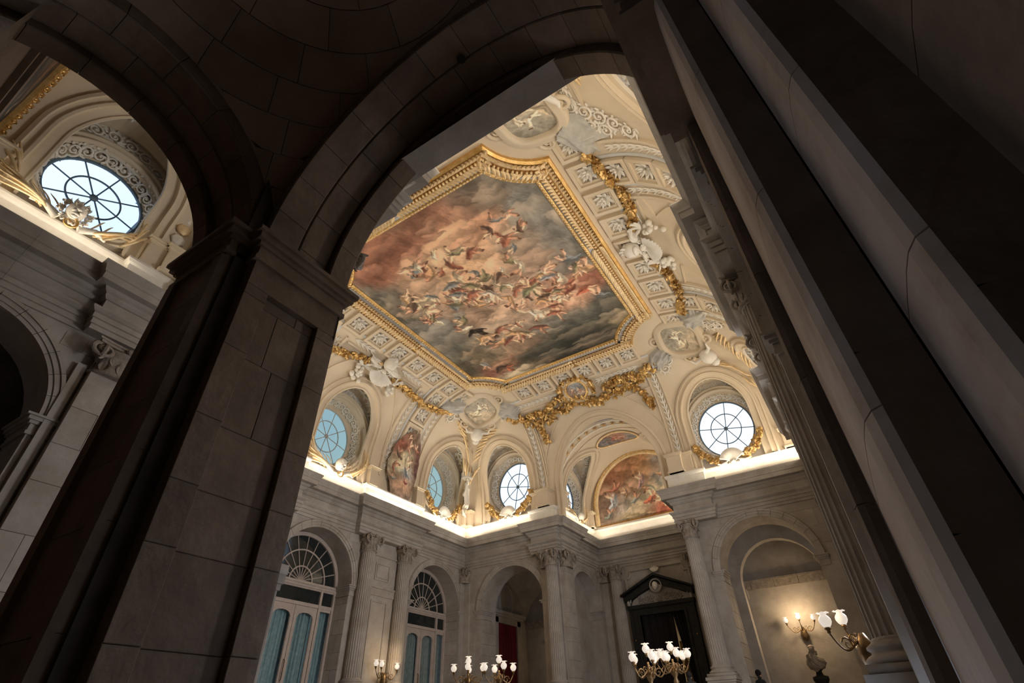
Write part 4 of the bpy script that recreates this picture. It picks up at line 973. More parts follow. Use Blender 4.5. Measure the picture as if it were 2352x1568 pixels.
CX, CY, HX, HY, RC = -10.1, 15.25, 5.76, 6.93, 1.72
def frame_path(inset=0.0, na=9):
    pts = []
    hx, hy = HX - inset, HY - inset; rc = RC + inset * .2
    for sx, sy, a0 in ((1, 1, -90), (-1, 1, 0), (-1, -1, 90), (1, -1, 180)):
        cx, cy = CX + sx * HX, CY + sy * HY
        # concave quarter arc centred on the outer corner, counter-clockwise path round the room
        A = {(1, 1): (270, 180), (-1, 1): (360, 270), (-1, -1): (90, 0), (1, -1): (180, 90)}[(sx, sy)]
        for i in range(na + 1):
            a = D(A[0] + (A[1] - A[0]) * i / na); q = (cx + RC * math.cos(a), cy + RC * math.sin(a)); u = i / na
            e0 = (cx + RC * math.cos(D(A[0])), cy + RC * math.sin(D(A[0]))); e1 = (cx + RC * math.cos(D(A[1])), cy + RC * math.sin(D(A[1])))
            l = (e0[0] + (e1[0] - e0[0]) * u, e0[1] + (e1[1] - e0[1]) * u); pts.append((q[0] * .62 + l[0] * .38, q[1] * .62 + l[1] * .38))
    return pts
FP = frame_path(); ZC = 16.9
fr = thing('painting_frame', 'big gilded frame of leaf bundles around the ceiling painting', 'frame')
mb = MB(); sweep_path(mb, FP, [(-.12, ZC), (-.12, ZC - .16), (-.02, ZC - .22), (.05, ZC - .2), (.1, ZC - .12), (.1, ZC)], closed=True); mb.build('outer_moulding', GOLD, fr)
mb = MB(); sweep_path(mb, FP, [(.08, ZC), (.1, ZC - .1), (.2, ZC - .2), (.3, ZC - .22), (.4, ZC - .2), (.48, ZC - .1), (.5, ZC)], closed=True); mb.build('leaf_bed', GOLDD, fr)
mb = MB(); sweep_path(mb, FP, [(.46, ZC), (.48, ZC - .12), (.5, ZC - .14), (.66, ZC - .14), (.68, ZC - .1), (.7, ZC)], closed=True); mb.build('grey_fillet', PALEBLUE, fr)
mb = MB(); sweep_path(mb, FP, [(.66, ZC), (.68, ZC - .14), (.74, ZC - .17), (.82, ZC - .15), (.86, ZC - .08), (.86, ZC)], closed=True); mb.build('inner_moulding', GOLD, fr)
def along(path, step, closed=True, inset=0):
    P = [Vector(p) for p in path]; n = len(P); out = []; acc = 0
    for i in range(n if closed else n - 1):
        a, b = P[i], P[(i + 1) % n]; L = (b - a).length; d = (b - a) / L; nn = Vector((-d.y, d.x))
        while acc < L: out.append((a + d * acc + nn * inset, math.atan2(d.y, d.x))); acc += step
        acc -= L
    return out
bead = MB()
for k, (p, a) in enumerate(along(FP, .16, inset=.76)): bead.sphere((p.x, p.y, ZC - .165), .055, 4, 6, (1, 1, .8))
tag(bead.build('bead_row', GOLDP, fr, True), kind='stuff')
per = [x for x in along(FP, .165, inset=.3)]
lb = MB()
for dx in (-.1, .1): merge_into(lb, LEAF, T(-.05, dx, .0) @ Rz(-PI / 2 + dx * 5) @ S(.38, .36, .5))
lb.sphere((.02, 0, .06), .07, 4, 6)
LFB = lb.mesh('gilded_leaf', True)
for k, (p, a) in enumerate(per):
    inst('gilded_leaf', LFB, GOLDP, fr, T(p.x, p.y, ZC - .2) @ Rz(a) @ Rx(PI) @ Rz(0 if (k // 36) % 2 else PI) @ S(.8, 1, 1))
# fresco
gx = np.linspace(CX - HX + .55, CX + HX - .55, 420); gy = np.linspace(CY - HY + .55, CY + HY - .55, 500); X, Y = np.meshgrid(gx, gy, indexing='ij')
BL = [(-3.6, 9.4, 1.8, 1.4, (88, 86, 80)), (-7.2, 9.6, 1.4, .9, (98, 90, 80)), (-6.0, 12.4, 1.1, 2, (104, 106, 102)), (-5.9, 15.0, .8, 1.2, (105, 100, 92)), (-9.2, 9.9, 1.6, .8, (134, 84, 62)), (-12.3, 10.3, 1.6, .8, (140, 82, 60)), (-13.8, 10.3, .9, .8, (150, 86, 64)),
      (-9.6, 12.2, 1.5, 1.2, (196, 146, 106)), (-10.9, 12.6, 1.5, 1.4, (182, 142, 106)), (-8.6, 11.1, 1, .8, (176, 120, 88)), (-12.9, 12.6, 1, 1, (160, 124, 98)), (-14.6, 11.9, .8, 1.3, (82, 82, 76)), (-14.2, 13.3, 1, .8, (66, 66, 60)), (-12.4, 14.4, 1.6, .9, (150, 120, 98)),
      (-13.9, 15.4, 1.3, 1.0, (104, 106, 104)), (-14.6, 17.2, 1, 1, (88, 88, 82)), (-14.7, 18.9, .9, .9, (70, 64, 50)), (-9.2, 16.1, 1.4, .8, (176, 140, 112)), (-7.6, 16.6, .9, .7, (202, 138, 100)), (-6.7, 17.0, .8, .7, (178, 128, 100)), (-5.9, 16.6, .7, .7, (128, 64, 44)),
      (-10.6, 17.1, 1.2, .8, (168, 136, 112)), (-12.2, 17.6, 1.1, .8, (122, 112, 98)), (-8.6, 18.4, 1.4, .6, (112, 108, 98)), (-6.6, 19.0, 1.5, .9, (62, 66, 60)), (-9.8, 20.0, 1.9, .7, (50, 54, 48)), (-5.6, 20.0, .9, 1, (82, 78, 54)), (-10.9, 19.0, 1.3, .7, (158, 124, 98)),
      (-12.6, 19.9, .9, .4, (120, 78, 56)), (-13.4, 20.5, .6, .4, (110, 60, 48)), (-12.3, 21.0, 1.1, .5, (158, 148, 120)), (-11.0, 20.9, .9, .4, (60, 52, 42)), (-13.3, 18.7, .8, .8, (90, 78, 60)), (-7.6, 20.9, 2.4, .5, (40, 42, 38)), (-11.8, 15.9, .9, .7, (130, 100, 80)), (-8.2, 14.3, 1.2, 1, (150, 118, 96)), (-7.2, 13.0, .9, .8, (136, 112, 92))]
Rr = random.Random(5); FG = []
DR = [(190, 176, 150), (150, 78, 56), (96, 104, 110), (176, 130, 84), (110, 104, 72), (200, 150, 120), (122, 60, 44), (168, 150, 120), (84, 60, 48)]
for i in range(120):
    u = Rr.random(); x = -13.9 + 8.2 * u + Rr.uniform(-.3, .3); y = 13.6 + 2.2 * u + Rr.gauss(0, 1.0)
    if i > 85: x, y = Rr.uniform(-12.5, -6.6), Rr.choice([Rr.uniform(11.2, 12.4), Rr.uniform(17.2, 18.6)])
    FG.append((x, y, Rr.uniform(.42, .8), (Rr.choice(DR), Rr.choice([FLESH, FLESHD, (190, 140, 108)])), Rr.uniform(0, 6.28)))
FG += [(-12.3, 16.6, .75, ((30, 24, 20), (38, 28, 22)), .2), (-13.0, 20.2, .8, ((66, 50, 40), (165, 78, 50)), .1), (-13.6, 19.5, .6, ((130, 140, 150), FLESHD), 1.5), (-10.0, 14.9, .8, ((180, 165, 150), FLESH), 1.2), (-8.3, 15.6, .8, ((112, 116, 84), FLESH), .3), (-7.2, 15.4, .6, ((120, 128, 140), FLESHD), .5), (-6.2, 17.0, .7, ((170, 74, 50), FLESH), .1), (-9.0, 17.2, .7, ((214, 204, 184), FLESH), 1.3)]
C = painting(X, Y, (120, 106, 92), BL, FG, 11, 1.4, .34, 1.27, .8, 170, .66) * np.array([1.04, .97, .86])
mk = np.ones(X.shape, bool)
for sx in (-1, 1):
    for sy in (-1, 1): mk &= (X - CX - sx * HX) ** 2 + (Y - CY - sy * HY) ** 2 > (RC + .6) ** 2
tag(painted_mesh('ceiling_fresco', np.stack([X, Y, np.full(X.shape, ZC - .06)], -1), C, mk), 'huge painted fresco of clouds and draped figures on the ceiling', 'painting')
# ---------------------------------------------------------------- alcove fresco (lunette) + oval on the barrel
gs = np.linspace(-1, 1, 260); gt = np.linspace(0, 1, 170); U, V = np.meshgrid(gs, gt, indexing='ij')
r_l = 3.1; X = U * r_l; Zt = V * (1.1 + r_l); mk = (X ** 2 + np.maximum(Zt - 1.1, 0) ** 2 < r_l ** 2)
BL2 = [(-1.9, 2.8, .9, .8, (120, 74, 50)), (-1.0, 3.5, 1.2, .8, (150, 98, 64)), (.4, 3.4, .8, .9, (172, 124, 82)), (1.9, 3.0, 1.0, 1, (128, 134, 138)), (2.6, 1.8, .6, 1, (84, 84, 74)), (-.4, 2.3, .8, .6, (150, 112, 84)), (1.0, 1.5, .8, .6, (176, 164, 130)), (-2.4, 1.1, .7, .8, (110, 84, 66)), (-1.5, .9, .8, .6, (132, 120, 108)), (0, .8, .9, .5, (150, 134, 104)), (1.2, .5, .8, .5, (160, 74, 50)), (2.4, .5, .7, .4, (178, 98, 64)), (-.7, .3, 1, .3, (118, 100, 66))]
FG2 = [(-1.9, 1.5, .9, ((150, 160, 168), FLESH), 1.5), (-1.7, 2.2, .7, ((166, 96, 76), FLESHD), .6), (0.2, 2.4, .8, ((160, 126, 124), FLESH), 1.6), (1.7, 2.5, .6, ((200, 140, 104), FLESH), .4), (2.2, 2.6, .5, ((180, 120, 90), FLESH), 2.6), (.7, 1.1, .8, ((190, 84, 56), (210, 170, 130)), .9), (1.3, .9, .7, ((206, 180, 140), FLESH), 2.4), (-.4, 1.2, .6, ((120, 128, 124), FLESHD), .7), (.6, 1.8, .6, ((140, 140, 116), FLESHD), 2.9), (-2.3, .6, .6, ((104, 110, 100), FLESHD), 1.0), (-1.0, 1.8, .5, ((150, 110, 80), FLESH), 2.0), (2.3, 1.2, .6, ((110, 104, 84), FLESHD), 2.0)]
C = painting(X, Zt, (128, 108, 88), BL2, FG2, 23, .9, .4, 1.3, .8, 30)
lf = thing('alcove_fresco', 'half-round fresco of draped figures on the alcove end wall', 'painting', T(bcx, YC - .06, 10.98))
painted_mesh('painted_scene', np.stack([X, np.zeros_like(X), Zt], -1), C, mk, lf)
ring = [(-r_l * 1.0, 0, z) for z in (0, .5, 1.0)] + [(-r_l * math.cos(a), 0, 1.1 + r_l * math.sin(a)) for a in np.linspace(0, PI, 40)] + [(r_l, 0, z) for z in (1.0, .5, 0)]
mb = MB(); sweep3(mb, ring, (0, -1, 0), [(-.06, -.02), (-.06, .08), (0, .12), (.06, .14), (.2, .14), (.26, .1), (.28, -.02)]); mb.build('gilded_border', GOLDP, lf)
mb = MB(); mb.box(-r_l, r_l, -.05, .05, -.08, .0); mb.build('lower_edge', GOLDD, lf)
rl = MB(); merge_into(rl, LEAF, Rz(-PI / 2) @ T(0, -.15, 0) @ S(.16, .3, .25)); RL = rl.mesh('border_leaf', True)
for i, a in enumerate(np.linspace(.02, PI - .02, 34)):
    inst('border_leaf', RL, GOLD, lf, T(-(r_l + .13) * math.cos(a), -.14, 1.1 + (r_l + .13) * math.sin(a)) @ Ry(a - PI / 2 if False else -(PI / 2 - a)) @ Rx(PI / 2) @ Rz(0))
mb = MB(); mb.box(-r_l - .5, r_l + .5, -.02, .03, -1.05, -.08); mb.build('white_band', WHITE, lf)
# oval painting on the barrel
U, V = np.meshgrid(np.linspace(-1, 1, 90), np.linspace(-1, 1, 60), indexing='ij'); mk = U ** 2 + V ** 2 < 1
def barrel_pt(y, xa, off=.05): th = math.acos(max(-1, min(1, (xa) / ba))); return (bcx + (ba - off) * math.cos(th), y, 11.8 + (ba - .05 - off) * math.sin(th))
P = np.zeros(U.shape + (3,)); 
for i in range(U.shape[0]):
    for j in range(U.shape[1]): P[i, j] = barrel_pt(29.0 + V[i, j] * .72, U[i, j] * 1.35)
C = painting(U * 1.4, V * .8, (150, 120, 100), [(-.8, .1, .5, .4, (120, 116, 112)), (.1, 0, .5, .3, (196, 116, 80)), (.9, .1, .4, .3, (140, 140, 136)), (-.3, -.5, .6, .3, (176, 130, 100))], [(-.2, .1, .4, ((190, 90, 64), FLESH), .3), (.35, 0, .4, ((214, 170, 140), FLESH), .1), (-.7, 0, .3, ((130, 110, 100), FLESHD), 1)], 31, .5, .5, 1, .8)
ov = thing('oval_fresco', 'small oval fresco on the barrel vault above the half-round fresco', 'painting')
painted_mesh('painted_scene', P, C, mk, ov)
ring = [barrel_pt(29.0 + .74 * math.sin(t), 1.38 * math.cos(t), .06) for t in np.linspace(0, 2 * PI, 49)[:-1]]; nn = [tuple((Vector((bcx, p[1], 11.8)) - Vector(p)).normalized()) for p in ring]
mb = MB(); sweep3(mb, ring, nn, [(-.03, -.02), (-.03, .05), (.02, .07), (.08, .05), (.09, -.02)], closed=True); mb.build('gilded_rim', GOLDP, ov)
mb = MB()
for p in ring[::1]: mb.sphere(p, .035, 4, 5)
tag(mb.build('bead_row', GOLD, ov, True), kind='stuff')
# gilt flowers on the front band of the alcove vault
band = bpy.data.objects.new('flower_band', None); COL.objects.link(band); band.parent = barrel
fl = MB(); merge_into(fl, ROSE, S(.17, .17, .2)); FLW = fl.mesh('gilt_flower', True)
def bm(y, t, off):
    c, s_ = math.cos(t), math.sin(t); N = Vector((-c, 0, -s_)); Tn = Vector((-s_, 0, c)); return T(bcx + (ba - off) * c, y, 11.8 + (ba - .05 - off) * s_) @ Matrix((Vector((0, 1, 0)), Tn, N)).transposed().to_4x4()
for i in range(19):
    t = .06 + (PI - .12) * i / 18; inst('gilt_flower', FLW, GOLDP, band, bm(27.0, t, .03))
for y in (26.72, 27.28):
    P_ = [bm(y, t, .0) for t in np.linspace(0, PI, 50)]; mb = MB(); sweep3(mb, [m_.translation for m_ in P_], [tuple(m_.col[2][:3]) for m_ in P_], [(-.06, -.02), (-.06, .05), (.06, .05), (.06, -.02)]); mb.build('band_edge', WHITE, band)
P_ = [bm(27.9, t, .0) for t in np.linspace(0, PI, 50)]; mb = MB(); sweep3(mb, [m_.translation for m_ in P_], [tuple(m_.col[2][:3]) for m_ in P_], [(-.06, -.02), (-.06, .05), (.06, .05), (.06, -.02)]); mb.build('band_edge', CREAM, band)
# near alcove end wall: fresco in a gilded border, only its edge is in view
U, V = np.meshgrid(np.linspace(-1, 1, 200), np.linspace(0, 1, 120), indexing='ij'); rn = 3.42; X = U * rn; Zt = V * (1.55 + rn); mk = X ** 2 + np.maximum(Zt - 1.55, 0) ** 2 < rn ** 2
C = painting(X, Zt, (84, 74, 62), [(-2, 1, 1, 1, (60, 62, 58)), (-1.5, 2.8, 1, 1, (140, 90, 60)), (0, 3, 1, 1, (120, 80, 60)), (-2.6, 2, .6, 1, (56, 54, 50)), (1, 1, 1.5, 1, (96, 84, 70))], [(-1.6, 2.6, .8, ((160, 110, 70), FLESHD), 1), (-2.4, 1.6, .7, ((80, 84, 90), FLESH), 2), (-.6, 3.2, .7, ((150, 80, 60), FLESH), .4)], 41, .8, .4, .8, .8, 20)
nf = thing('near_alcove_fresco', 'shadowy fresco with a gilded edge at the top left corner of the photo', 'painting', T(ncx, -1.0, 10.35)); painted_mesh('painted_scene', np.stack([X, np.zeros_like(X), Zt], -1), C, mk, nf)
ring = [(-(rn + .1) * math.cos(a), 0, 1.55 + (rn + .1) * math.sin(a)) for a in np.linspace(0, PI, 60)]
mb = MB(); sweep3(mb, [(-rn - .1, 0, z) for z in (0, .5)] + ring + [(rn + .1, 0, .5), (rn + .1, 0, 0)], (0, 1, 0), [(-.12, -.02), (-.12, .1), (-.04, .13), (.04, .13), (.12, .1), (.12, -.02)]); mb.build('gilded_border', GOLD, nf)
bb = MB(); bb.sphere((0, 0, 0), .1, 6, 9, (1, .8, 1)); bb.tube([(-.12, .06, .08), (.12, .06, -.08)], .04, 5); GB = bb.mesh('gilt_bead', True)
for i, a in enumerate(np.linspace(0, PI, 54)): inst('gilt_bead', GB, GOLDP if i % 2 else GOLD, nf, T(-(rn + .1) * math.cos(a), .12, 1.55 + (rn + .1) * math.sin(a)) @ Ry(a))
# allegory painted on the left rib, irregular cloud outline
U, V = np.meshgrid(np.linspace(-1, 1, 120), np.linspace(0, 1, 200), indexing='ij'); hwd = 1.35
ang = np.arctan2((V - .42) * 2, U); rr = np.hypot(U, (V - .42) * 1.75); n9 = Noise(77)
mk = rr < .86 + .22 * (n9(ang * 2.2 + 8, ang * 0 + 1.5) - .5) + .1 * (n9(ang * 6 + 30, ang * 0) - .5)
P = np.zeros(U.shape + (3,)); s_c = -20.1
zz = 10.85 + V * 4.1; ph = np.arcsin(np.clip((zz - Z0) / B_, 0, 1)); n_ = A_ * (1 - np.cos(ph)) + .05 + .05 * np.exp(-((rr / .86) ** 8) * 0)
P = np.stack([s_c + U * hwd, n_ + .14 + .2 * np.clip(1 - rr, 0, 1), zz], -1)
C = painting(U * 1.35, V * 4.1, (110, 92, 78), [(0, .5, 1, .45, (176, 128, 92)), (-.3, .25, .8, .3, (138, 116, 100)), (.8, .4, .5, .4, (84, 72, 62)), (-.9, .3, .4, .5, (96, 82, 70)), (.6, 2.9, .4, .6, (140, 74, 54)), (-.8, 2.2, .4, .6, (92, 56, 48)), (.1, 1.8, .7, .6, (176, 160, 120)), (-.2, 1.5, .4, .5, (104, 110, 120)), (.3, 3.6, .5, .5, (120, 90, 70))],
             [(.0, 1.9, .7, ((176, 160, 118), FLESH), 1.6), (-.1, 1.5, .5, ((98, 108, 124), FLESH), 1.2), (.1, 2.9, .5, ((180, 120, 90), FLESH), 1.7), (-.5, 2.9, .4, ((150, 90, 64), FLESH), .8), (.7, 2.3, .5, ((84, 60, 48), FLESHD), 1.2), (.8, 1.6, .45, ((140, 80, 56), FLESHD), 2), (-.2, .9, .3, ((130, 50, 40), FLESHD), .4), (.75, .9, .35, ((110, 116, 108), FLESHD), .4), (.3, 3.3, .4, ((150, 100, 70), FLESH), 2)], 53, .6, .45, 1.25, .8)
al = thing('cloud_fresco', 'irregular painted group of figures on a cloud between two lunettes', 'painting', FL); painted_mesh('painted_scene', P, C, mk, al)
mb = MB(); mb.box(-21.35, -18.85, .02, .12, 10.82, 10.92); mb.build('ledge', WHITE, al)

# ================================================================ STUCCO AND GILDING ON THE COVES
def lb_row(parent, F, pts, step, sz, m=WHITE, name='stucco_leaf'):
    """row of overlapping stucco leaves along (s, phi) points"""
    prev = None; acc = 0
    for (s0, p0), (s1, p1) in zip(pts[:-1], pts[1:]):
        n = 30
        for i in range(n):
            s, p = s0 + (s1 - s0) * i / n, p0 + (p1 - p0) * i / n; M = cmat(s, D(p)); P = M.translation
            if prev is None or (P - prev).length >= step:
                if prev is not None:
                    d = (M.inverted() @ prev); a = math.atan2(-d.y, -d.x)
                    inst(name, SLEAF, m, parent, M @ Rz(a - PI / 2) @ S(sz, sz, sz))
                prev = P
sl = MB()
for a in (-.55, .55, 0): merge_into(sl, LEAF, Rz(a) @ T(0, -.3, .05 if a == 0 else 0) @ S(.55, 1.25, 1.0))
sl.sphere((0, -.25, .12), .16, 4, 7); SLEAF = sl.mesh('stucco_leaf', True)
cf = MB()
for x0, x1, y0, y1 in ((-.6, .6, -.6, -.46), (-.6, .6, .46, .6), (-.6, -.46, -.46, .46), (.46, .6, -.46, .46)): cf.box(x0, x1, y0, y1, 0, .2)
for x0, x1, y0, y1 in ((-.46, .46, -.46, -.36), (-.46, .46, .36, .46), (-.46, -.36, -.36, .36), (.36, .46, -.36, .36)): cf.box(x0, x1, y0, y1, 0, .11)
COFF = cf.mesh('coffer_frame'); mb = MB(); mb.box(-.36, .36, -.36, .36, -.02, .01); CBACK = mb.mesh('coffer_back')
def coffer(key, s, p, sz=1.0):
    r_ = coves[key]; M = cmat(s, D(p)) @ S(sz); inst('coffer_frame', COFF, CREAM, r_, M); inst('coffer_back', CBACK, STONE_D, r_, M); inst('rosette', ROSE, WHITE, r_, M @ T(0, 0, .0) @ Rz(random.uniform(0, 1)) @ S(.38, .38, .34))  # coffer backs coloured darker than the cream frames
def strip(key, pts, wd, h, m, name, off=0.0):
    P = []; Nn = []
    for (s0, p0), (s1, p1) in zip(pts[:-1], pts[1:]):
        for i in range(14):
            M = cmat(s0 + (s1 - s0) * i / 14, D(p0 + (p1 - p0) * i / 14)); P.append(M.translation.copy()); Nn.append(tuple(M.col[2][:3]))
    M = cmat(pts[-1][0], D(pts[-1][1])); P.append(M.translation.copy()); Nn.append(tuple(M.col[2][:3]))
    mb = MB(); sweep3(mb, P, Nn, [(-wd / 2 + off, -.02), (-wd / 2 + off, h), (wd / 2 + off, h), (wd / 2 + off, -.02)]); mb.build(name, m, coves[key])
for key, sg in (('left', -1), ('right', 1)):
    for c in (19.95, 11.5):
        s = sg * c
        for p in ((34, 49, 65) if c > 15 else (20, 34, 49, 65)): coffer(key, s, p, 1.0)
        for sd in (-1, 1):
            strip(key, [(s + sd * .72, 2), (s + sd * .72, 76)], .12, .06, PALEBLUE, 'rib_fillet'); strip(key, [(s + sd * 1.38, 2), (s + sd * 1.38, 66)], .12, .1, CREAM, 'rib_edge')
            lb_row(coves[key], None, [(s + sd * 1.05, 4), (s + sd * 1.05, 64)], .27, .3)
    for c in (8.4, 9.9, 11.3, 12.75, 14.2, 15.65, 17.1, 18.55, 20.0, 21.4): coffer(key, sg * c, 79, 1.0)
    for a, b in ((6.6, 9.9), (13.1, 14.7), (16.6, 18.4), (21.2, 22.6)):
        lb_row(coves[key], None, [(sg * a, 68), (sg * b, 68)], .27, .34); strip(key, [(sg * a, 63.5), (sg * b, 63.5)], .1, .06, CREAM, 'panel_edge')
    strip(key, [(sg * 7.5, 73), (sg * 22.5, 73)], .14, .05, PALEBLUE, 'rib_fillet')
for c in (7.9, 9.25, 10.6, 11.95, 13.3, 6.6): coffer('back', c, 80, .95)
for a, b in ((6.2, 9.0), (11.3, 14.3)): lb_row(coves['back'], None, [(a, 67), (b, 67)], .27, .34); strip('back', [(a, 62.5), (b, 62.5)], .1, .06, CREAM, 'panel_edge')
strip('back', [(5.6, 73), (14.8, 73)], .14, .05, PALEBLUE, 'rib_fillet')
for s, e in ((14.3, 58), (5.9, 58)):
    lb_row(coves['back'], None, [(s, 4), (s, e)], .27, .34)
    for sd in (-1, 1): strip('back', [(s + sd * .28, 2), (s + sd * .28, e)], .1, .09, CREAM, 'rib_edge')
for s in (-12.0, -10.6, -9.2, -7.9): coffer('near', s, 81, .82)
# rib strips continuing on the alcove-side spandrels of the corner bays
# scroll reliefs in the spandrels above the lunettes
def spandrel(key, cells):
    mb = MB(); scroll_relief(mb, [(0, 0, r, h, cmat(s, D(p), out=.02)) for s, p, r, h in cells]); mb.build('scroll_relief', WHITE, coves[key], True)
def fan(sc, lo, hi, z0_, zr, hw, zc):
    pass
for key, (F, luns, s0, s1) in bays.items():
    for sc, hw, zc in luns:
        if hw > 3: continue
        soffit_relief(coves[key], sc, hw, zc, NBK)
        # scrolls on the wall above the round window
        mb = MB(); cells = []
        for k in range(11):
            a = PI * (.14 + .72 * k / 10); cells.append((0, 0, .21, 1 if k % 2 else -1, T(sc - 1.98 * math.cos(a), NBK + .02, 13.05 + 2.32 * math.sin(a)) @ Rx(-PI / 2)))
        scroll_relief(mb, cells); mb.build('scroll_relief', WHITE, coves[key], True)
def tri_panel(key, sc, hw, zc, sd, e=2.68, top=60):
    arc = [(sc + sd * (hw + .75) * math.cos(t) / 1, zc + (hw + .75) * math.sin(t)) for t in np.linspace(1.02, .12, 7)]
    pts = [(sc + sd * e, 14), (sc + sd * e, top)] + [(s, math.degrees(phi_z(z))) for s, z in arc if abs(s - sc) < e and math.degrees(phi_z(z)) < top] + [(sc + sd * e, 14)]
    if len(pts) > 3: strip(key, pts, .07, .07, CREAM, 'panel_moulding')
for key, sg in (('left', -1), ('right', 1)):
    tri_panel(key, sg * 15.6, LH, LZC, 1, 2.9); tri_panel(key, sg * 15.6, LH, LZC, -1, 2.9)
tri_panel('back', 10.05, 3.45, 11.95, 1, 3.85, 50); tri_panel('back', 10.05, 3.45, 11.95, -1, 3.85, 50)
# spandrels next to the corners: wide scroll fields
def scroll_field(key, c0, rib, sc, hw, zc, corner, r=.27):
    cells = []; k = 0; lo, hi = sorted((rib, corner)); ph = 14
    while ph < 74:
        s = lo + (.3 if k % 2 else .0); j = 0
        while s < hi:
            z = zphi(D(ph)); d_ = dphi(D(ph))
            if math.hypot(s - sc, max(z - zc, 0)) > hw + .72 + r * .75 and abs(corner - s) > d_ + r * 1.1 and lo + r < s < hi - r: cells.append((0, 0, r, 1 if (j + k) % 2 else -1, cmat(s, D(ph), out=.02)))
            s += r * 2.15; j += 1
        ph += 5.6; k += 1
    if cells: mb = MB(); scroll_relief(mb, cells); mb.build('scroll_relief', WHITE, coves[key], True)
for key, sc, corner, rib in (('back', 3.35, -XR, 5.65), ('back', 16.75, 20.2, 14.6), ('back', 3.35, 5.65, 1.2)):
    if corner == 5.65: continue
    for rb in ((corner, rib),): scroll_field(key, 0, rib, sc, LH, LZC, corner)
scroll_field('left', 0, -21.5, -24.0, LH, LZC, -26.55); scroll_field('right', 0, 21.5, 24.0, LH, LZC, 26.55); scroll_field('right', 0, 10.0, 7.2, LH, LZC, 3.9)
# ---------------------------------------------------------------- gold garlands
gl = MB(); merge_into(gl, LEAF5, T(0, -.5, 0)); VLEAF = gl.mesh('vine_leaf', True)
def garland(F, key, pts, label, n_per=4, sz=.25, group='gilded garlands hung across the coved ceiling', spread=.2, seed=1, m=VGOLD, step=.17, fn=None):
    R = random.Random(seed); r_ = thing('gilded_garland', label, 'garland', F, group); fn = fn or (lambda s, p: cmat(s, D(p)))
    C3 = [];
    for (s0, p0), (s1, p1) in zip(pts[:-1], pts[1:]):
        for i in range(24): C3.append((s0 + (s1 - s0) * i / 24, p0 + (p1 - p0) * i / 24))
    C3.append(pts[-1]); pos = [(fn(s, p)) for s, p in C3]; mb = MB()
    mb.tube([tuple((M @ Vector((R.uniform(-.05, .05), R.uniform(-.05, .05), .1)))) for M in pos[::5]], .045, 5); mb.tube([tuple((M @ Vector((R.uniform(-.09, .09), R.uniform(-.09, .09), .09)))) for M in pos[2::5]], .03, 5); mb.build('stem', GOLD, r_, True)
    prev = None; cnt = 0
    for M in pos:
        if prev is None or (M.translation - prev).length > step:
            prev = M.translation.copy()
            for k in range(n_per):
                if cnt >= 290: break
                a = R.uniform(0, 6.28); d = R.uniform(.3, 1) * spread; z = sz * R.uniform(.85, 1.45)
                inst('vine_leaf', VLEAF, m if R.random() < .75 else GOLD, r_, M @ T(d * math.cos(a), d * math.sin(a), .06 + R.uniform(0, .16)) @ Rz(a - PI / 2) @ Rx(R.uniform(-.2, 1.0)) @ Ry(R.uniform(-.7, .7)) @ S(z, z, z)); cnt += 1
    return r_
garland(FL, 'left', [(-11.4, 58), (-12.2, 55), (-13.5, 57), (-14.6, 61), (-15.3, 63)], 'gold leaf garland left of the white shell trophy, beside the near pier', seed=2, step=.16)
garland(FL, 'left', [(-16.3, 63), (-16.9, 59), (-17.8, 58), (-18.7, 57), (-19.6, 56), (-20.6, 58), (-21.5, 63)], 'gold leaf garland from the white shell trophy to the grey corner wing', seed=3, step=.16)
garland(FB, 'back', [(15.1, 63), (14.6, 57), (13.7, 52), (12.7, 52), (11.7, 54), (11.0, 58), (10.2, 56), (9.4, 53), (8.6, 53), (7.9, 56), (7.2, 57), (6.4, 60), (5.6, 66)], 'long gold vine garland hanging under the painted medallion', n_per=5, seed=4, spread=.36, step=.22)
garland(FB, 'back', [(13.5, 50), (13.35, 45), (13.4, 40), (13.3, 35)], 'short gold vine sprig dropping at the left of the alcove arch', seed=5, sz=.26, spread=.2)
garland(FB, 'back', [(7.3, 56), (6.9, 50), (6.55, 43), (6.5, 37)], 'short gold vine sprig dropping at the right of the alcove arch', seed=6, sz=.28, spread=.22)
garland(FB, 'back', [(8.7, 60), (7.9, 64), (7.2, 63), (6.6, 60)], 'upper gold vine spray right of the painted medallion', seed=7, sz=.28, spread=.2)
garland(FB, 'back', [(13.8, 58), (13.0, 57), (12.3, 60), (11.6, 64)], 'upper gold vine spray left of the painted medallion', seed=8, sz=.27, spread=.18)
garland(FR, 'right', [(10.5, 73), (11.1, 71), (11.7, 69), (12.7, 66), (13.6, 68), (14.5, 72)], 'gold garland crossing the right-hand coffers above the fruit trophy', seed=9, step=.16, n_per=5)
garland(FR, 'right', [(16.2, 73), (16.9, 71), (17.4, 67), (18.2, 66), (19.0, 66), (20.2, 70), (21.0, 72)], 'gold garland crossing the right-hand coffers below the draped bust', seed=10, step=.16, n_per=5)
def medal_ring(cx=10.3, cp=66, r=.98): return [(cx + r * math.cos(t), cp - 0 + math.degrees(r / 5.0) * math.sin(t) * 1.05) for t in np.linspace(-.5, 3.64, 12)]
garland(FB, 'back', medal_ring(), 'gold vine wreath curling over the painted medallion', seed=11, sz=.26, spread=.14, n_per=3)
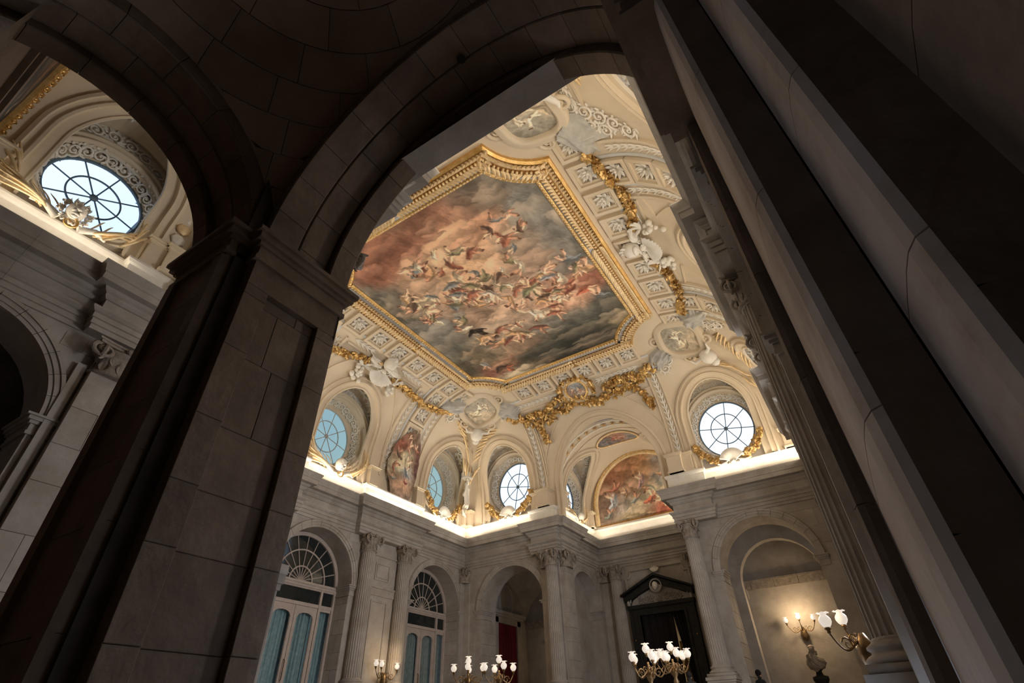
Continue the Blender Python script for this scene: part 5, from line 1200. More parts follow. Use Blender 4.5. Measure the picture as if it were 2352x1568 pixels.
# medallion
md = thing('painted_medallion', 'round painted medallion of two cherubs in a beaded gold rim', 'medallion', FB @ cmat(10.3, D(66), out=.12))
U, V = np.meshgrid(np.linspace(-.6, .6, 90), np.linspace(-.6, .6, 90), indexing='ij'); mk = U ** 2 + V ** 2 < .35
C = painting(U, V, (128, 112, 98), [(0, .35, .4, .25, (120, 122, 120)), (0, -.35, .5, .2, (160, 134, 112)), (-.35, .1, .15, .3, (120, 98, 84))], [(-.22, .0, .26, (FLESHD, FLESH), 1.0), (.2, -.02, .27, (FLESHD, FLESH), 2.0), (0, -.3, .22, ((170, 150, 130), FLESH), .2)], 61, .3, .4, 1.3, .7)
painted_mesh('painted_scene', np.stack([U, V, np.full(U.shape, .04)], -1), C, mk, md)
ringp = lambda r, z: [(r * math.cos(t), r * math.sin(t), z) for t in np.linspace(0, 2 * PI, 49)[:-1]]
mb = MB(); sweep3(mb, ringp(.6, 0), (0, 0, 1), [(.02, -.1), (.02, .1), (-.04, .13), (-.1, .1), (-.12, -.1)], closed=True); mb.build('gilt_rim', GOLD, md)
mb = MB(); sweep3(mb, ringp(.7, 0), (0, 0, 1), [(.0, -.12), (.0, .08), (-.05, .12), (-.16, .1), (-.22, .02), (-.22, -.12)], closed=True); mb.build('cream_rim', CREAM, md)
for p in ringp(.655, .12)[::1]: mb = MB(); mb.sphere(p, .034, 4, 6); mb.build('bead', GOLDP, md, True)
# ---------------------------------------------------------------- stucco trophies (shell, helmet, fruit) over lunette 2 of the left wall and right wall
def blob_cluster(mb, c, n, r, spread, R):
    for i in range(n): mb.sphere((c[0] + R.gauss(0, spread), c[1] + R.gauss(0, spread), c[2] + R.uniform(0, spread)), r * R.uniform(.7, 1.2), 5, 8)
def drape(L, W, H, seed, folds=5, nu=26, nv=18):
    n_ = Noise(seed); P = []
    for i in range(nu + 1):
        u = i / nu; row = []
        for j in range(nv + 1):
            v = j / nv * 2 - 1; w_ = W * (.55 + .45 * math.sin(PI * min(1, u * 1.1 + .12))) * (1 + .3 * (float(n_(np.array(u * 4), np.array(3.3))) - .5))
            q = float(n_(np.array(u * 3 + 2), np.array(v * 3 + 9))) - .5
            row.append((v * w_ + .25 * W * math.sin(u * 4 + seed), u * L, H * (1 - v * v) * (.6 + .5 * math.sin(PI * u)) + .1 * H * math.sin(v * folds * 3 + u * 6 + seed) + .7 * H * q + .02))
        P.append(row)
    mb = MB(); mb.grid(P, flip=True); return mb
def trophy(F, s, p, sg, label, seed):
    R = random.Random(seed); r_ = thing('stucco_trophy', label, 'trophy', F @ cmat(s, D(p), out=.05))
    inst('shell', SHELL, WHITE, r_, T(0, .1, .1) @ Rz(PI) @ S(.85, .85, 1.1))
    mb = MB(); mb.sphere((0, .62, .3), .34, 10, 14, (1.05, 1.2, 1)); mb.sphere((.05, .35, .42), .2, 6, 10, (1.3, .6, 1)); mb.tube([(-.35, .8, .3), (0, 1.02, .45), (.35, .8, .3)], [.05, .12, .05], 6); mb.build('helmet', WHITE, r_, True)
    for k, (sx, a) in enumerate(((-1, .9), (1, -.9))): drape(.9, .28, .2, seed + k).build('drapery', WHITE, r_, True, T(sx * .25, .2, .08) @ Rz(a * 1.6))
    for sx in (-1, 1):
        f = bpy.data.objects.new('fruit_bunch', None); COL.objects.link(f); f.parent = r_; f.matrix_basis = T(sx * 1.15, -.45, .1)
        for i in range(16): mb = MB(); mb.sphere((R.gauss(0, .17), -.2 + R.gauss(0, .2), R.uniform(.05, .3)), R.uniform(.08, .14), 6, 8); mb.build('fruit', WHITE, f, True)
        for i in range(6): inst('leaf', LEAF, WHITE, f, T(0, .2, .1) @ Rz(R.uniform(-1.8, 1.8)) @ S(.25, .5, .5))
    for i in range(5):
        a = R.uniform(-1.2, 1.2); inst('laurel_leaf', LEAF, GOLDP, r_, T(.1, .7, .45) @ Rz(a) @ S(.18, .35, .4))
    p_, rd = spiral(.32, 1.2, 16, .5, 1, .25, .15); mb = MB(); mb.tube([(x, y + .95, z) for x, y, z in p_], rd, 6); mb.build('plume', WHITE, r_, True); return r_
trophy(FL, -15.75, 60, 1, 'white stucco shell and helmet trophy with fruit above the teal round window', 3)
trophy(FR, 15.6, 70, -1, 'white stucco draped bust and fruit trophy beside the right edge of the frame', 8)
# ---------------------------------------------------------------- corner cartouches with palms and grey wings
def cart_outline(n=48):
    P = []
    for i in range(n):
        t = 2 * PI * i / n; r = 1 + .07 * math.cos(4 * t) + .05 * math.cos(2 * t); P.append((.62 * r * math.cos(t) * (1.0 + .1 * math.sin(t)), .72 * r * math.sin(t)))
    return P
def palm_fan(parent, items, m=GOLDP, name='palm_leaf'):
    for x, y, a, L, z in items: inst(name, PALM, m, parent, T(x, y, z) @ Rz(a) @ S(L, L, L))
def cartouche(M, label, seed, mirror=1, main=True):
    r_ = thing('painted_cartouche', label, 'cartouche', M, 'corner cartouches of the ceiling'); o = cart_outline()
    U, V = np.meshgrid(np.linspace(-.72, .72, 80), np.linspace(-.84, .84, 90), indexing='ij'); an = np.arctan2(V / .72, U / .62); rr = np.hypot(V / .72, U / .62); mk = rr < 1.0 + .07 * np.cos(4 * an)
    C = painting(U, V, (142, 132, 112), [(-.3, .3, .4, .3, (128, 120, 104)), (.2, -.3, .4, .3, (156, 138, 110)), (.3, .4, .3, .3, (134, 124, 106))], [(0, .05, .4, ((176, 162, 134), (186, 168, 138)), 1.2), (-.15, -.25, .35, ((150, 132, 102), (180, 160, 130)), .3), (.25, .2, .28, ((168, 152, 122), (180, 160, 130)), 2.2)], seed, .4, .4, 1.35, .6)
    painted_mesh('painted_scene', np.stack([U, V, np.full(U.shape, .06)], -1), C, mk, r_)
    ring = [(x, y, .04) for x, y in o]; mb = MB(); sweep3(mb, ring, (0, 0, 1), [(.04, -.05), (.04, .12), (-.03, .18), (-.1, .12), (-.16, .16), (-.22, .04), (-.22, -.05)], closed=True); mb.build('scrolled_frame', CREAM, r_, True)
    for x, y, a, h in ((-.62, .62, .3, 1), (.62, .62, 2.6, -1), (-.55, -.6, -.4, -1), (.55, -.6, 3.4, 1)): mb = MB(); p_, rd = spiral(.2, 1.4, 14, a, h, .3, .12); mb.tube([(x + u, y + v, z) for u, v, z in p_], rd, 6); mb.build('volute', CREAM, r_, True)
    mb = MB(); mb.sphere((0, -1.05, .25), .26, 8, 10, (1.0, 1.2, .9)); mb.sphere((0, -1.32, .32), .15, 6, 8)
    for sx in (-1, 1): mb.tube([(sx * .15, -.9, .3), (sx * .42, -.85, .35), (sx * .5, -.68, .3)], [.08, .06, .02], 6)
    mb.build('ram_head', WHITE, r_, True)
    for sx in (-1, 1):
        for k in range(2): drape(1.15, .38, .3, seed + 3 * k + (5 if sx > 0 else 0), 4).build('grey_wing', GREYSTUC, r_, True, T(sx * .72, .1 + .1 * k, .02) @ Rz(-sx * (1.25 + .5 * k)) @ S(1, 1, 1))
    it = []
    for sx in ():
        for k in range(8): it.append((sx * (.62 + .03 * k), -.45 - .1 * k, -sx * (1.9 - .16 * k) + PI * 0, 1.0 - .04 * k, .12 + .03 * (k % 3)))
        for k in range(8): it.append((sx * .1 + sx * .06 * k, -2.7 + .14 * k, -sx * (.12 + .12 * k), 1.25 - .03 * k, .1 + .03 * (k % 3)))
    palm_fan(r_, it); return r_
def corner_M(cx, cy, dx, dy, d=3.55, out=.1):
    """diagonal of a cove corner; dx,dy point into the room"""
    ph = math.acos(1 - d / A_); P = Vector((cx + dx * d, cy + dy * d, zphi(ph))); h = Vector((dx, dy, 0)).normalized()
    tl = Vector((h.x * A_ * math.sin(ph) * 1.414, h.y * A_ * math.sin(ph) * 1.414, B_ * math.cos(ph))).normalized(); N = Vector((h.x * tl.z, h.y * tl.z, -math.hypot(tl.x, tl.y))); X = tl.cross(N)
    return T(*(P + N * out)) @ Matrix((X, tl, N)).transposed().to_4x4()
def corner_cart(cx, cy, dx, dy, label, seed):
    dc = 4.1 if seed == 73 else 3.7; M = corner_M(cx, cy, dx, dy, dc, .34) @ Rx(-.32) @ S(1.55); r_ = cartouche(M, label, seed); Mi = M.inverted()
    def pl(d, lat, a, L, out=.3): inst('palm_leaf', PALM, GOLDP, r_, Mi @ corner_M(cx, cy, dx, dy, d, out) @ T(lat, 0, 0) @ Rz(a) @ S(L))
    for sx in (-1, 1):
        for k in range(9):
            u = k / 8; pl(2.5 - 1.55 * u, sx * (.62 - .5 * u), -sx * (1.0 - .55 * u), 1.15 - .1 * u, .3 + .05 * (k % 3) + .12 * (1 - u)); pl(2.7 - 1.2 * u, sx * (.75 - .5 * u), -sx * (1.5 - .7 * u), .85, .36 + .05 * (k % 2))
        for k in range(4): pl(.32 + .1 * k, sx * .07 * (k + 1), -sx * (.1 + .12 * k), 1.2, .3 + .04 * k)
    return r_
corner_cart(XL, YB, 1, -1, 'painted corner cartouche with gold palms below the frame, between two lunettes', 71)
corner_cart(XR, YB, -1, -1, 'painted corner cartouche with long gold palms at the right corner of the frame', 72)
corner_cart(XR, YN, -1, 1, 'painted corner cartouche at the top, cut by the near arch', 73)
corner_cart(XL, YN, 1, 1, 'painted corner cartouche hidden behind the near arch', 74)
# ---------------------------------------------------------------- window foot ornaments
def wpalms(F, s, n, label, head, sc=1.0, seed=0):
    r_ = thing('palm_ornament', label, 'stucco ornament', F @ T(s, n, 11.0) @ Rx(PI / 2) @ Rz(0) @ S(-1 * sc, sc, -sc) if False else F @ T(s, n, 10.78) @ Matrix(((1, 0, 0, 0), (0, 0, 1, 0), (0, 1, 0, 0), (0, 0, 0, 1))) @ S(sc))
    it = []
    for sx in (-1, 1):
        for k in range(6): it.append((sx * (.35 + .12 * k), .0 + .0 * k, -sx * (1.35 - .1 * k), 1.5 - .05 * k, .15 + .06 * (k % 3)))
        for k in range(4): it.append((sx * (1.45 + .08 * k), .25 + .18 * k, -sx * (.75 - .2 * k), 1.15 - .04 * k, .1 + .06 * (k % 3)))
        for k in range(3): it.append((sx * (.3 + .25 * k), .25, -sx * .6, .6, .1))
    palm_fan(r_, it, GOLDP)
    inst(head.name, head, WHITE, r_, T(0, .3, .25) @ S(.85, .85, .9))
    for sx in (-1, 1):
        mb = MB(); mb.tube([(sx * .3, -.1, .25), (sx * .7, .12, .3), (sx * 1.05, .05, .22)], [.13, .1, .05], 7); mb.build('ribbon', WHITE, r_, True)
    p_, rd = spiral(.22, 1.1, 14, 2, 1, .2, .5); mb = MB(); mb.tube([(x, y - .2, z) for x, y, z in p_], rd, 6); mb.build('gold_ring', GOLD, r_, True)
    return r_
wpalms(FL, -15.6, .05, 'white cherub head with gold palm leaves under the teal round window', FACE)
wpalms(FNL, -1.16, .12, 'white lion mask with gold palm leaves under the bright upper left window', LION, .82)
wpalms(FAL, -29.3, .05, 'white mask with gold leaves under the narrow alcove window', FACE, .7)
def wshell(F, s, n, label, seed):
    r_ = thing('shell_ornament', label, 'stucco ornament', F @ T(s, n, 10.84) @ Matrix(((1, 0, 0, 0), (0, 0, 1, 0), (0, 1, 0, 0), (0, 0, 0, 1))))
    inst('shell', SHELL, WHITE, r_, T(0, -.05, .12) @ S(.62, .68, .8)); R = random.Random(seed)
    mb = MB()
    for sx in (-1, 1): mb.tube([(sx * .3, .0, .15), (sx * .6, -.08, .2), (sx * .85, .08, .16)], [.08, .07, .03], 6)
    mb.build('scrolls', WHITE, r_, True)
    for sx in (-1, 1):
        for k in range(40):
            u = k / 39; t = -PI / 2 + sx * (.32 + .85 * u); x = 1.78 * math.cos(t) * 1.0; y = 1.95 + 1.92 * math.sin(t); a = R.uniform(0, 6.28); z = R.uniform(.2, .3)
            inst('gilt_leaf', VLEAF, VGOLD if R.random() < .7 else GOLDP, r_, T(x + R.uniform(-.14, .14), y + R.uniform(-.14, .14), .15 + R.uniform(0, .12)) @ Rz(a) @ Rx(R.uniform(-.4, .6)) @ S(z, z, z))
    return r_
wshell(FL, -24.0, .02, 'white shell and gold leaves under the slanting teal window in the corner', 5)
wshell(FB, 16.75, .02, 'white shell and gold leaves under the white round window left of the alcove', 6)
wshell(FB, 3.35, .02, 'white shell and gold leaves under the large round window at right', 7)
# white armorial trophy in the left corner
M45 = T(XL + .62, YB - .62, 11.75) @ Rz(D(-45) + PI) @ Matrix(((1, 0, 0, 0), (0, 0, 1, 0), (0, 1, 0, 0), (0, 0, 0, 1))) @ S(1.22)
ct = thing('armorial_shield', 'white stucco shield trophy standing in the hall corner between the two windows', 'trophy', M45)
P6 = [(0, 1.5), (.38, 1.35), (.5, .95), (.2, .1), (-.2, .1), (-.5, .95), (-.38, 1.35)]
mb = MB(); mb.grid([[(x * k, .8 + (y - .8) * k, z) for x, y in P6] for k, z in ((1, 0), (1, .16), (.86, .22), (.8, .17), (.3, .22), (.02, .24))], cv=True); mb.build('shield', WHITE, ct)
mb = MB(); mb.lathe([(.12, 0), (.14, .03), (.08, .06), (.05, .08)], 14); mb.build('boss', WHITE, ct, True, T(0, .85, .22))
for sx in (-1, 1):
    mb = MB(); p_, rd = spiral(.22, 1.3, 14, 1, sx, .3, .1); mb.tube([(x + sx * .55, y + 1.35, z) for x, y, z in p_], rd, 6); mb.tube([(sx * .5, .1, .1), (sx * .75, .5, .2), (sx * .6, 1.1, .15)], [.12, .14, .05], 7); mb.build('scroll', WHITE, ct, True)
    drape(.7, .2, .15, 4 + sx).build('drapery', WHITE, ct, True, T(sx * .3, .2, .1) @ Rz(sx * 2.2))
mb = MB(); mb.lathe([(.3, 0), (.34, .1), (.28, .18), (.36, .34), (.2, .36)], 12, lobes=(6, .1)); mb.sphere((0, 0, .36), .14, 5, 8); mb.build('crown', WHITE, ct, True, T(0, 1.6, .1) @ Rx(-PI / 2))
for i, (x, y, a, L) in enumerate(((-.12, 2.0, .1, 1.2), (.12, 2.0, -.1, 1.2), (0, 1.9, 0, 1.35), (-.25, 2.3, .25, .9), (.25, 2.3, -.25, .9))): inst('palm_leaf', PALM, GOLDP, ct, T(x, y, .18) @ Rz(a) @ S(L))
pedestal(T(XL, YB, 0) @ Rz(D(-45) - PI / 2 + PI / 2 + PI) @ T(0, .3, 0), 0, .62, .32, 'cream corner pedestal under the white shield trophy')
# small gold and white bosses on the near alcove pilaster (upper left)
bs = thing('boss_strip', 'strip of gold and white round bosses beside the upper left window', 'ornament', FNL @ T(-3.5, .12, 12.5))
for i in range(5):
    y = -.1 + .45 * i; mb = MB(); mb.lathe([(.2, 0), (.21, .05), (.17, .07), (.04, .12)], 14, lobes=(7, .06)); mb.build('gold_boss' if i % 2 else 'white_boss', GOLDP if i % 2 else WHITE, bs, True, T(0, .0 + .03 * i, y) @ Rx(-PI / 2))
mb = MB(); mb.box(-.34, .34, -.3, 0, -.5, 2.2); mb.build('strip_back', CREAM, bs)
# ================================================================ ARCHED WINDOW DOORS OF THE LEFT WALL
def wavy(w_, z0, z1, amp, per, seed, n=60, lean=None):
    R = random.Random(seed); ph = [R.uniform(0, 6) for _ in range(4)]; P = []
    for i in range(n + 1):
        u = i / n; x = -w_ / 2 + w_ * u; y = amp * (math.sin(u * per * 6.28 + ph[0]) + .4 * math.sin(u * per * 14 + ph[1]))
        P.append([(x + (lean(u, t) if lean else 0), y * (1 + .2 * math.sin(t * 3 + ph[2])), z0 + (z1 - z0) * t) for t in np.linspace(0, 1, 7)])
    return MB().grid(P)
def arched_window(F, sc, label, warm=False):
    wn[0] += 1; r_ = bpy.data.objects.new('window_%d' % wn[0], None); COL.objects.link(r_); r_.matrix_world = F @ T(sc, -1.0, 0); tag(r_, label, kind='structure')
    W = 1.93; ZS = 5.95; mb = MB()
    A = lambda r, y0, y1, r2: [[(r * math.cos(t), y0, ZS + r * math.sin(t)) for t in np.linspace(0, PI, 33)], [(r * math.cos(t), y1, ZS + r * math.sin(t)) for t in np.linspace(0, PI, 33)]]
    def ring(r0, r1, y0, y1):
        R = [[(r * math.cos(t), y, ZS + r * math.sin(t)) for r, y in ((r0, y0), (r0, y1), (r1, y1), (r1, y0))] for t in np.linspace(0, PI, 33)]; mb.grid(R, cv=True)
    ring(W, 2.1, 0, .12); mb.build('arch_frame', WOOD, r_); 
    for rr, nm in ((.62, 'inner_glazing_ring'), (1.32, 'outer_glazing_ring')): mb = MB(); ring(rr - .03, rr + .03, .02, .08); mb.build(nm, WOOD, r_)
    ts = np.linspace(0, PI, 11)
    for t in ts[1:-1]: mb = MB(); mb.tube([(.05 * math.cos(t), .05, ZS + .05 * math.sin(t)), (W * math.cos(t), .05, ZS + W * math.sin(t))], .025, 4); mb.build('glazing_bar', WOOD, r_)
    for a, b in zip(ts[:-1], ts[1:]):
        for r0, r1 in ((.02, .62), (.62, 1.32), (1.32, W)): mb = MB(); mb.grid([[(r * math.cos(t), .03, ZS + r * math.sin(t)) for r in (r0, r1)] for t in np.linspace(a, b, 5)]); mb.build('pane', GLASS_D, r_)
    mb = MB(); mb.box(-2.1, 2.1, 0, .16, 5.75, 5.86); mb.box(-2.1, 2.1, 0, .2, 5.86, 5.96); mb.build('transom', WOOD, r_)
    mb = MB()
    for x0, x1 in ((-2.1, -1.95), (-1.32, -1.2), (1.2, 1.32), (1.95, 2.1)): mb.box(x0, x1, 0, .14, ZF, 5.75)
    mb.box(-2.1, 2.1, 0, .12, 5.0, 5.14); mb.box(-2.1, 2.1, 0, .12, 5.68, 5.76); mb.build('mullions', WOOD, r_)
    for x0, x1 in ((-1.95, -1.32), (-1.2, 1.2), (1.32, 1.95)): mb = MB(); mb.box(x0, x1, .02, .04, 5.14, 5.68); mb.build('transom_pane', GLASS_D, r_)
    # door leaves with arched tops
    for sx in (-1, 1):
        lf = bpy.data.objects.new('door_leaf', None); COL.objects.link(lf); lf.parent = r_; lf.matrix_basis = T(sx * .6, 0, 0)
        mb = MB(); hw = .44; n = 12; out = [(-.59, ZF), (-.59, 4.99), (.59, 4.99), (.59, ZF)]
        for x0, x1 in ((-.59, -hw), (hw, .59)): mb.box(x0, x1, .02, .1, ZF, 4.99)
        mb.box(-hw, hw, .02, .1, ZF, ZF + .3)
        xs = np.linspace(-hw, hw, n + 1); f = lambda x: 4.55 + .22 * math.sqrt(max(1 - (x / hw) ** 2, 0))
        for a, b in zip(xs[:-1], xs[1:]):
            vs = [(a, .1, f(a)), (b, .1, f(b)), (b, .1, 4.99), (a, .1, 4.99), (a, .02, f(a)), (b, .02, f(b))]; mb.add(vs, [(0, 1, 2, 3), (0, 4, 5, 1)])
        mb.build('leaf_frame', WOOD, lf)
        mb = MB(); mb.grid([[(x, .115, f(x) + d) for d in (-.03, .05)] for x in xs]); mb.build('arched_bead', WOOD, lf)
        mb = MB(); mb.add([(-hw, .03, ZF + .3), (hw, .03, ZF + .3), (hw, .03, 4.8), (-hw, .03, 4.8)], [(0, 1, 2, 3)]); mb.build('pane', GLASS_S, lf)
        wavy(1.0, ZF, 4.95, .05, 5, 3 + sx + int(-sc)).build('curtain', CURT if not warm else CURTW, lf, True, T(0, -.18, 0))
    for sx in (-1, 1):
        mb = MB(); mb.box(sx * 1.64 - .3, sx * 1.64 + .3, .02, .1, 4.9, 5.0); mb.build('side_light_frame', WOOD, r_); mb = MB(); mb.add([(sx * 1.64 - .32, .03, ZF), (sx * 1.64 + .32, .03, ZF), (sx * 1.64 + .32, .03, 4.95), (sx * 1.64 - .32, .03, 4.95)], [(0, 1, 2, 3)]); mb.build('side_pane', GLASS_S, r_)
        wavy(.46, ZF, 4.95, .04, 3, 11 + sx).build('curtain', CURT if not warm else CURTW, r_, True, T(sx * 1.64 - .07, -.18, 0))
    mb = MB(); mb.tube([(.06, .14, 2.2), (.06, .2, 2.25), (.06, .2, 2.9), (.06, .14, 2.95)], .02, 6); mb.build('door_handle', BRONZE, r_)
    return r_
def glass_sheer():
    m = bpy.data.materials.new('window_pane_glass'); m.use_nodes = True; n = m.node_tree; L = n.links.new; n.nodes.clear(); out = n.nodes.new('ShaderNodeOutputMaterial'); t = n.nodes.new('ShaderNodeBsdfTransparent'); t.inputs['Color'].default_value = (.8, .9, .92, 1)
    g = n.nodes.new('ShaderNodeBsdfGlossy'); g.inputs['Roughness'].default_value = .03; g.inputs['Color'].default_value = (.9, .95, 1, 1); fr_ = n.nodes.new('ShaderNodeFresnel'); fr_.inputs['IOR'].default_value = 1.22; mx = n.nodes.new('ShaderNodeMixShader'); L(fr_.outputs[0], mx.inputs['Fac']); L(t.outputs[0], mx.inputs[1]); L(g.outputs[0], mx.inputs[2]); L(mx.outputs[0], out.inputs['Surface']); return m
GLASS_S = glass_sheer(); CURTW = mat('sheer_grey_curtain', (.22, .23, .22), (.34, .35, .33), scale=6, rough=.8, bump=.3, bscale=40)
arched_window(FL, -15.75, 'larger arched window with teal curtains, left of the column pair'); arched_window(FL, -24.0, 'smaller looking arched window with grey curtains, right of the column pair', True)
arched_window(FL, -7.2, 'arched window of the left wall, hidden behind the near pier')
mb = MB(); mb.box(-21.9, -21.8, 3, 27, ZF, 9); mb.box(-21.8, -20.25, 3, 27, 8.6, 8.7); mb.box(-21.8, -21.1, 3, 3.1, ZF, 8.6); mb.box(-21.8, -21.1, 26.9, 27, ZF, 8.6); struct('wall_outer', mb, CURT, 'dim outer wall behind the arched windows')

# ================================================================ DOORS
bd = thing('black_marble_doorway', 'black marble doorway with triangular pediment on the alcove wall', 'doorway', FAC @ T(10.1, 0, 0))
def gable(mb, w0, z0, apex, th, y0, y1):
    L = math.hypot(w0, apex - z0)
    for sx in (-1, 1):
        vs = [(sx * w0, y, z0) for y in (y0, y1)] + [(0, y, apex) for y in (y0, y1)] + [(0, y, apex - th * 1.15) for y in (y0, y1)] + [(sx * w0, y, z0 - th * .75) for y in (y0, y1)]
        mb.add(vs, [(0, 2, 3, 1), (2, 4, 5, 3), (4, 6, 7, 5), (6, 0, 1, 7), (1, 3, 5, 7), (0, 6, 4, 2)])
mb = MB(); gable(mb, 2.15, 6.62, 7.55, .12, 0, .75); mb.build('pediment_cornice', BLACKM, bd); mb = MB(); gable(mb, 2.0, 6.5, 7.38, .34, 0, .55); mb.build('pediment_soffit', BLACKM, bd)
mb = MB(); mb.add([(-1.75, .2, 6.05), (1.75, .2, 6.05), (1.6, .2, 6.35), (0, .2, 7.1), (-1.6, .2, 6.35)], [(0, 1, 2, 3, 4)]); mb.build('tympanum', STONE, bd)
mb = MB(); scroll_relief(mb, [(0, 0, r, h, T(x, .22, z) @ Rx(-PI / 2)) for x, z, r, h in ((-1.15, 6.25, .16, 1), (-.8, 6.3, .17, -1), (-.45, 6.32, .16, 1), (.45, 6.32, .16, -1), (.8, 6.3, .17, 1), (1.15, 6.25, .16, -1), (0, 6.25, .14, 1))]); mb.build('tympanum_relief', STONE_D, bd, True)
mdl = bpy.data.objects.new('portrait_roundel', None); COL.objects.link(mdl); mdl.parent = bd; mdl.matrix_basis = T(0, .5, 6.9)
mb = MB(); mb.lathe([(.36, -.1), (.38, .04), (.33, .1), (.3, .05), (.02, .04)], 24); mb.build('rim', STONE, mdl, True, Rx(-PI / 2)); inst('carved_head', FACE, STONE, mdl, T(0, .02, -.02) @ Matrix(((1, 0, 0, 0), (0, 0, 1, 0), (0, 1, 0, 0), (0, 0, 0, 1))) @ S(.55))
for sx in (-1, 1):
    mb = MB(); x0, x1 = sorted((sx * 1.28, sx * 1.82)); mb.box(x0, x1, 0, .3, ZF, 6.0); mb.box(*sorted((sx * 1.28, sx * 1.42)), 0, .36, ZF, 5.62); mb.box(*sorted((sx * 1.7, sx * 1.9)), 0, .34, ZF, 6.0); mb.build('door_jamb', BLACKM, bd)
    mb = MB(); p_, rd = spiral(.16, 1.3, 12, 1, sx, .35, 0); mb.tube([(x + sx * 1.82, .35 + z, y + 6.32) for x, y, z in p_], rd, 6); mb.tube([(sx * 1.85, .3, 6.5), (sx * 1.85, .4, 6.2), (sx * 1.82, .3, 6.02)], .08, 6); mb.build('scroll_bracket', STONE, bd, True)
    mb = MB(); mb.sphere((sx * 1.72, .38, 4.3), .035, 5, 6); mb.build('gilt_stud', GOLD, bd)
mb = MB(); mb.box(-1.9, 1.9, 0, .32, 5.6, 5.85); mb.box(-1.95, 1.95, 0, .42, 5.85, 6.05); mb.box(-1.42, 1.42, 0, .38, 5.5, 5.64); mb.build('lintel', BLACKM, bd)
wavy(1.95, ZF, 5.58, .05, 5, 2).build('left_curtain', BLACKC, bd, True, T(.42, .14, 0))
wavy(.8, ZF, 5.58, .05, 4, 5, lean=lambda u, t: -(1 - t) * .75 * u).build('right_curtain', BLACKC, bd, True, T(-.92, .16, 0))
dk = thing('golden_curtain', 'golden curtain seen through the gap of the dark doorway curtains', 'curtain', FAC @ T(9.0, -.8, 0)); wavy(1.5, ZF, 4.2, .09, 5, 9).build('fabric', GOLDC, dk, True)
mb = MB(); mb.box(7.5, 13.0, -3.0, -2.9, ZF, 7); mb.box(7.5, 7.6, -2.9, -.02, ZF, 7); mb.box(12.9, 13.0, -2.9, -.02, ZF, 7); mb.box(7.5, 13, -3.0, -.02, 6.9, 7.0); struct('wall_beyond', mb, STONE, 'stone wall beyond the doorway', FAC)
# alcove wall: opening is recessed panel (dark reveal) and moulded panel above the pediment
mb = MB(); mb.box(8.8, 11.4, .0, .015, ZF, 5.55); 
pp = thing('moulded_wall_panel', 'shaped stone wall panel moulding above the black pediment', 'wall panel', FAC @ T(10.1, 0, 0))
PL = [(-1.95, 6.2), (-1.95, 7.55), (-1.7, 7.6), (-1.62, 7.75), (-1.6, 8.02), (1.6, 8.02), (1.62, 7.75), (1.7, 7.6), (1.95, 7.55), (1.95, 6.2)]
mb = MB(); sweep3(mb, [(x, 0, z) for x, z in PL], (0, 1, 0), [(-.09, -.02), (-.09, .05), (-.02, .1), (.05, .1), (.09, .05), (.09, -.02)]); mb.build('panel_moulding', STONE, pp)
mb = MB(); mb.lathe([(.1, 0), (.14, .06), (.05, .12)], 8); inst('keystone_ornament', SHELL, STONE_D, pp, T(0, .1, 8.0) @ Matrix(((1, 0, 0, 0), (0, 0, 1, 0), (0, 1, 0, 0), (0, 0, 0, 1))) @ S(.3, -.3, .4))
# red door in the left passage
rd_ = thing('red_curtained_doorway', 'stone doorway with dark red curtain inside the left end arch', 'doorway', FL @ T(-31.05, 0, 0))
mb = MB(); mb.box(-1.5, -1.1, 0, .2, ZF, 6.25); mb.box(1.1, 1.5, 0, .2, ZF, 6.25); mb.box(-1.5, 1.5, 0, .2, 5.95, 6.3); mb.build('door_surround', STONE, rd_)
mb = MB(); mb.box(-1.7, 1.7, 0, .3, 6.3, 6.42); mb.box(-1.85, 1.85, 0, .42, 6.42, 6.6); mb.build('door_cornice', STONE, rd_)
mb = MB(); mb.box(-1.1, 1.1, .0, .02, ZF, 5.95); mb.build('door_recess', BLACKM, rd_)
wavy(2.15, ZF, 5.93, .05, 7, 12).build('curtain', RED, rd_, True, T(0, .12, 0))
mb = MB(); R = [(.75 * math.cos(t), .0, 7.3 + 1.0 * math.sin(t)) for t in np.linspace(0, 2 * PI, 33)[:-1]]; sweep3(mb, R, (0, 1, 0), [(-.1, -.02), (-.1, .1), (0, .16), (.1, .1), (.1, -.02)], closed=True); mb.build('oval_overdoor', STONE, rd_)

tag(MB().box(-14.15, AR, -1.05, -.9, 10.0, 10.3).box(-14.15, AR, -1.05, -.95, 9.5, 9.65).build('trim_21', STONE_N), 'dark grey ledge under the near alcove fresco', kind='structure')  # ledge takes the darker stone colour in place of shade
l_ = bpy.data.lights.new('room_beyond_lamp', 'POINT'); l_.energy = 30; l_.color = (1, .75, .45); o_ = bpy.data.objects.new('room_beyond_lamp', l_); COL.objects.link(o_); o_.location = (-9.0, YC + 1.8, 3.6)
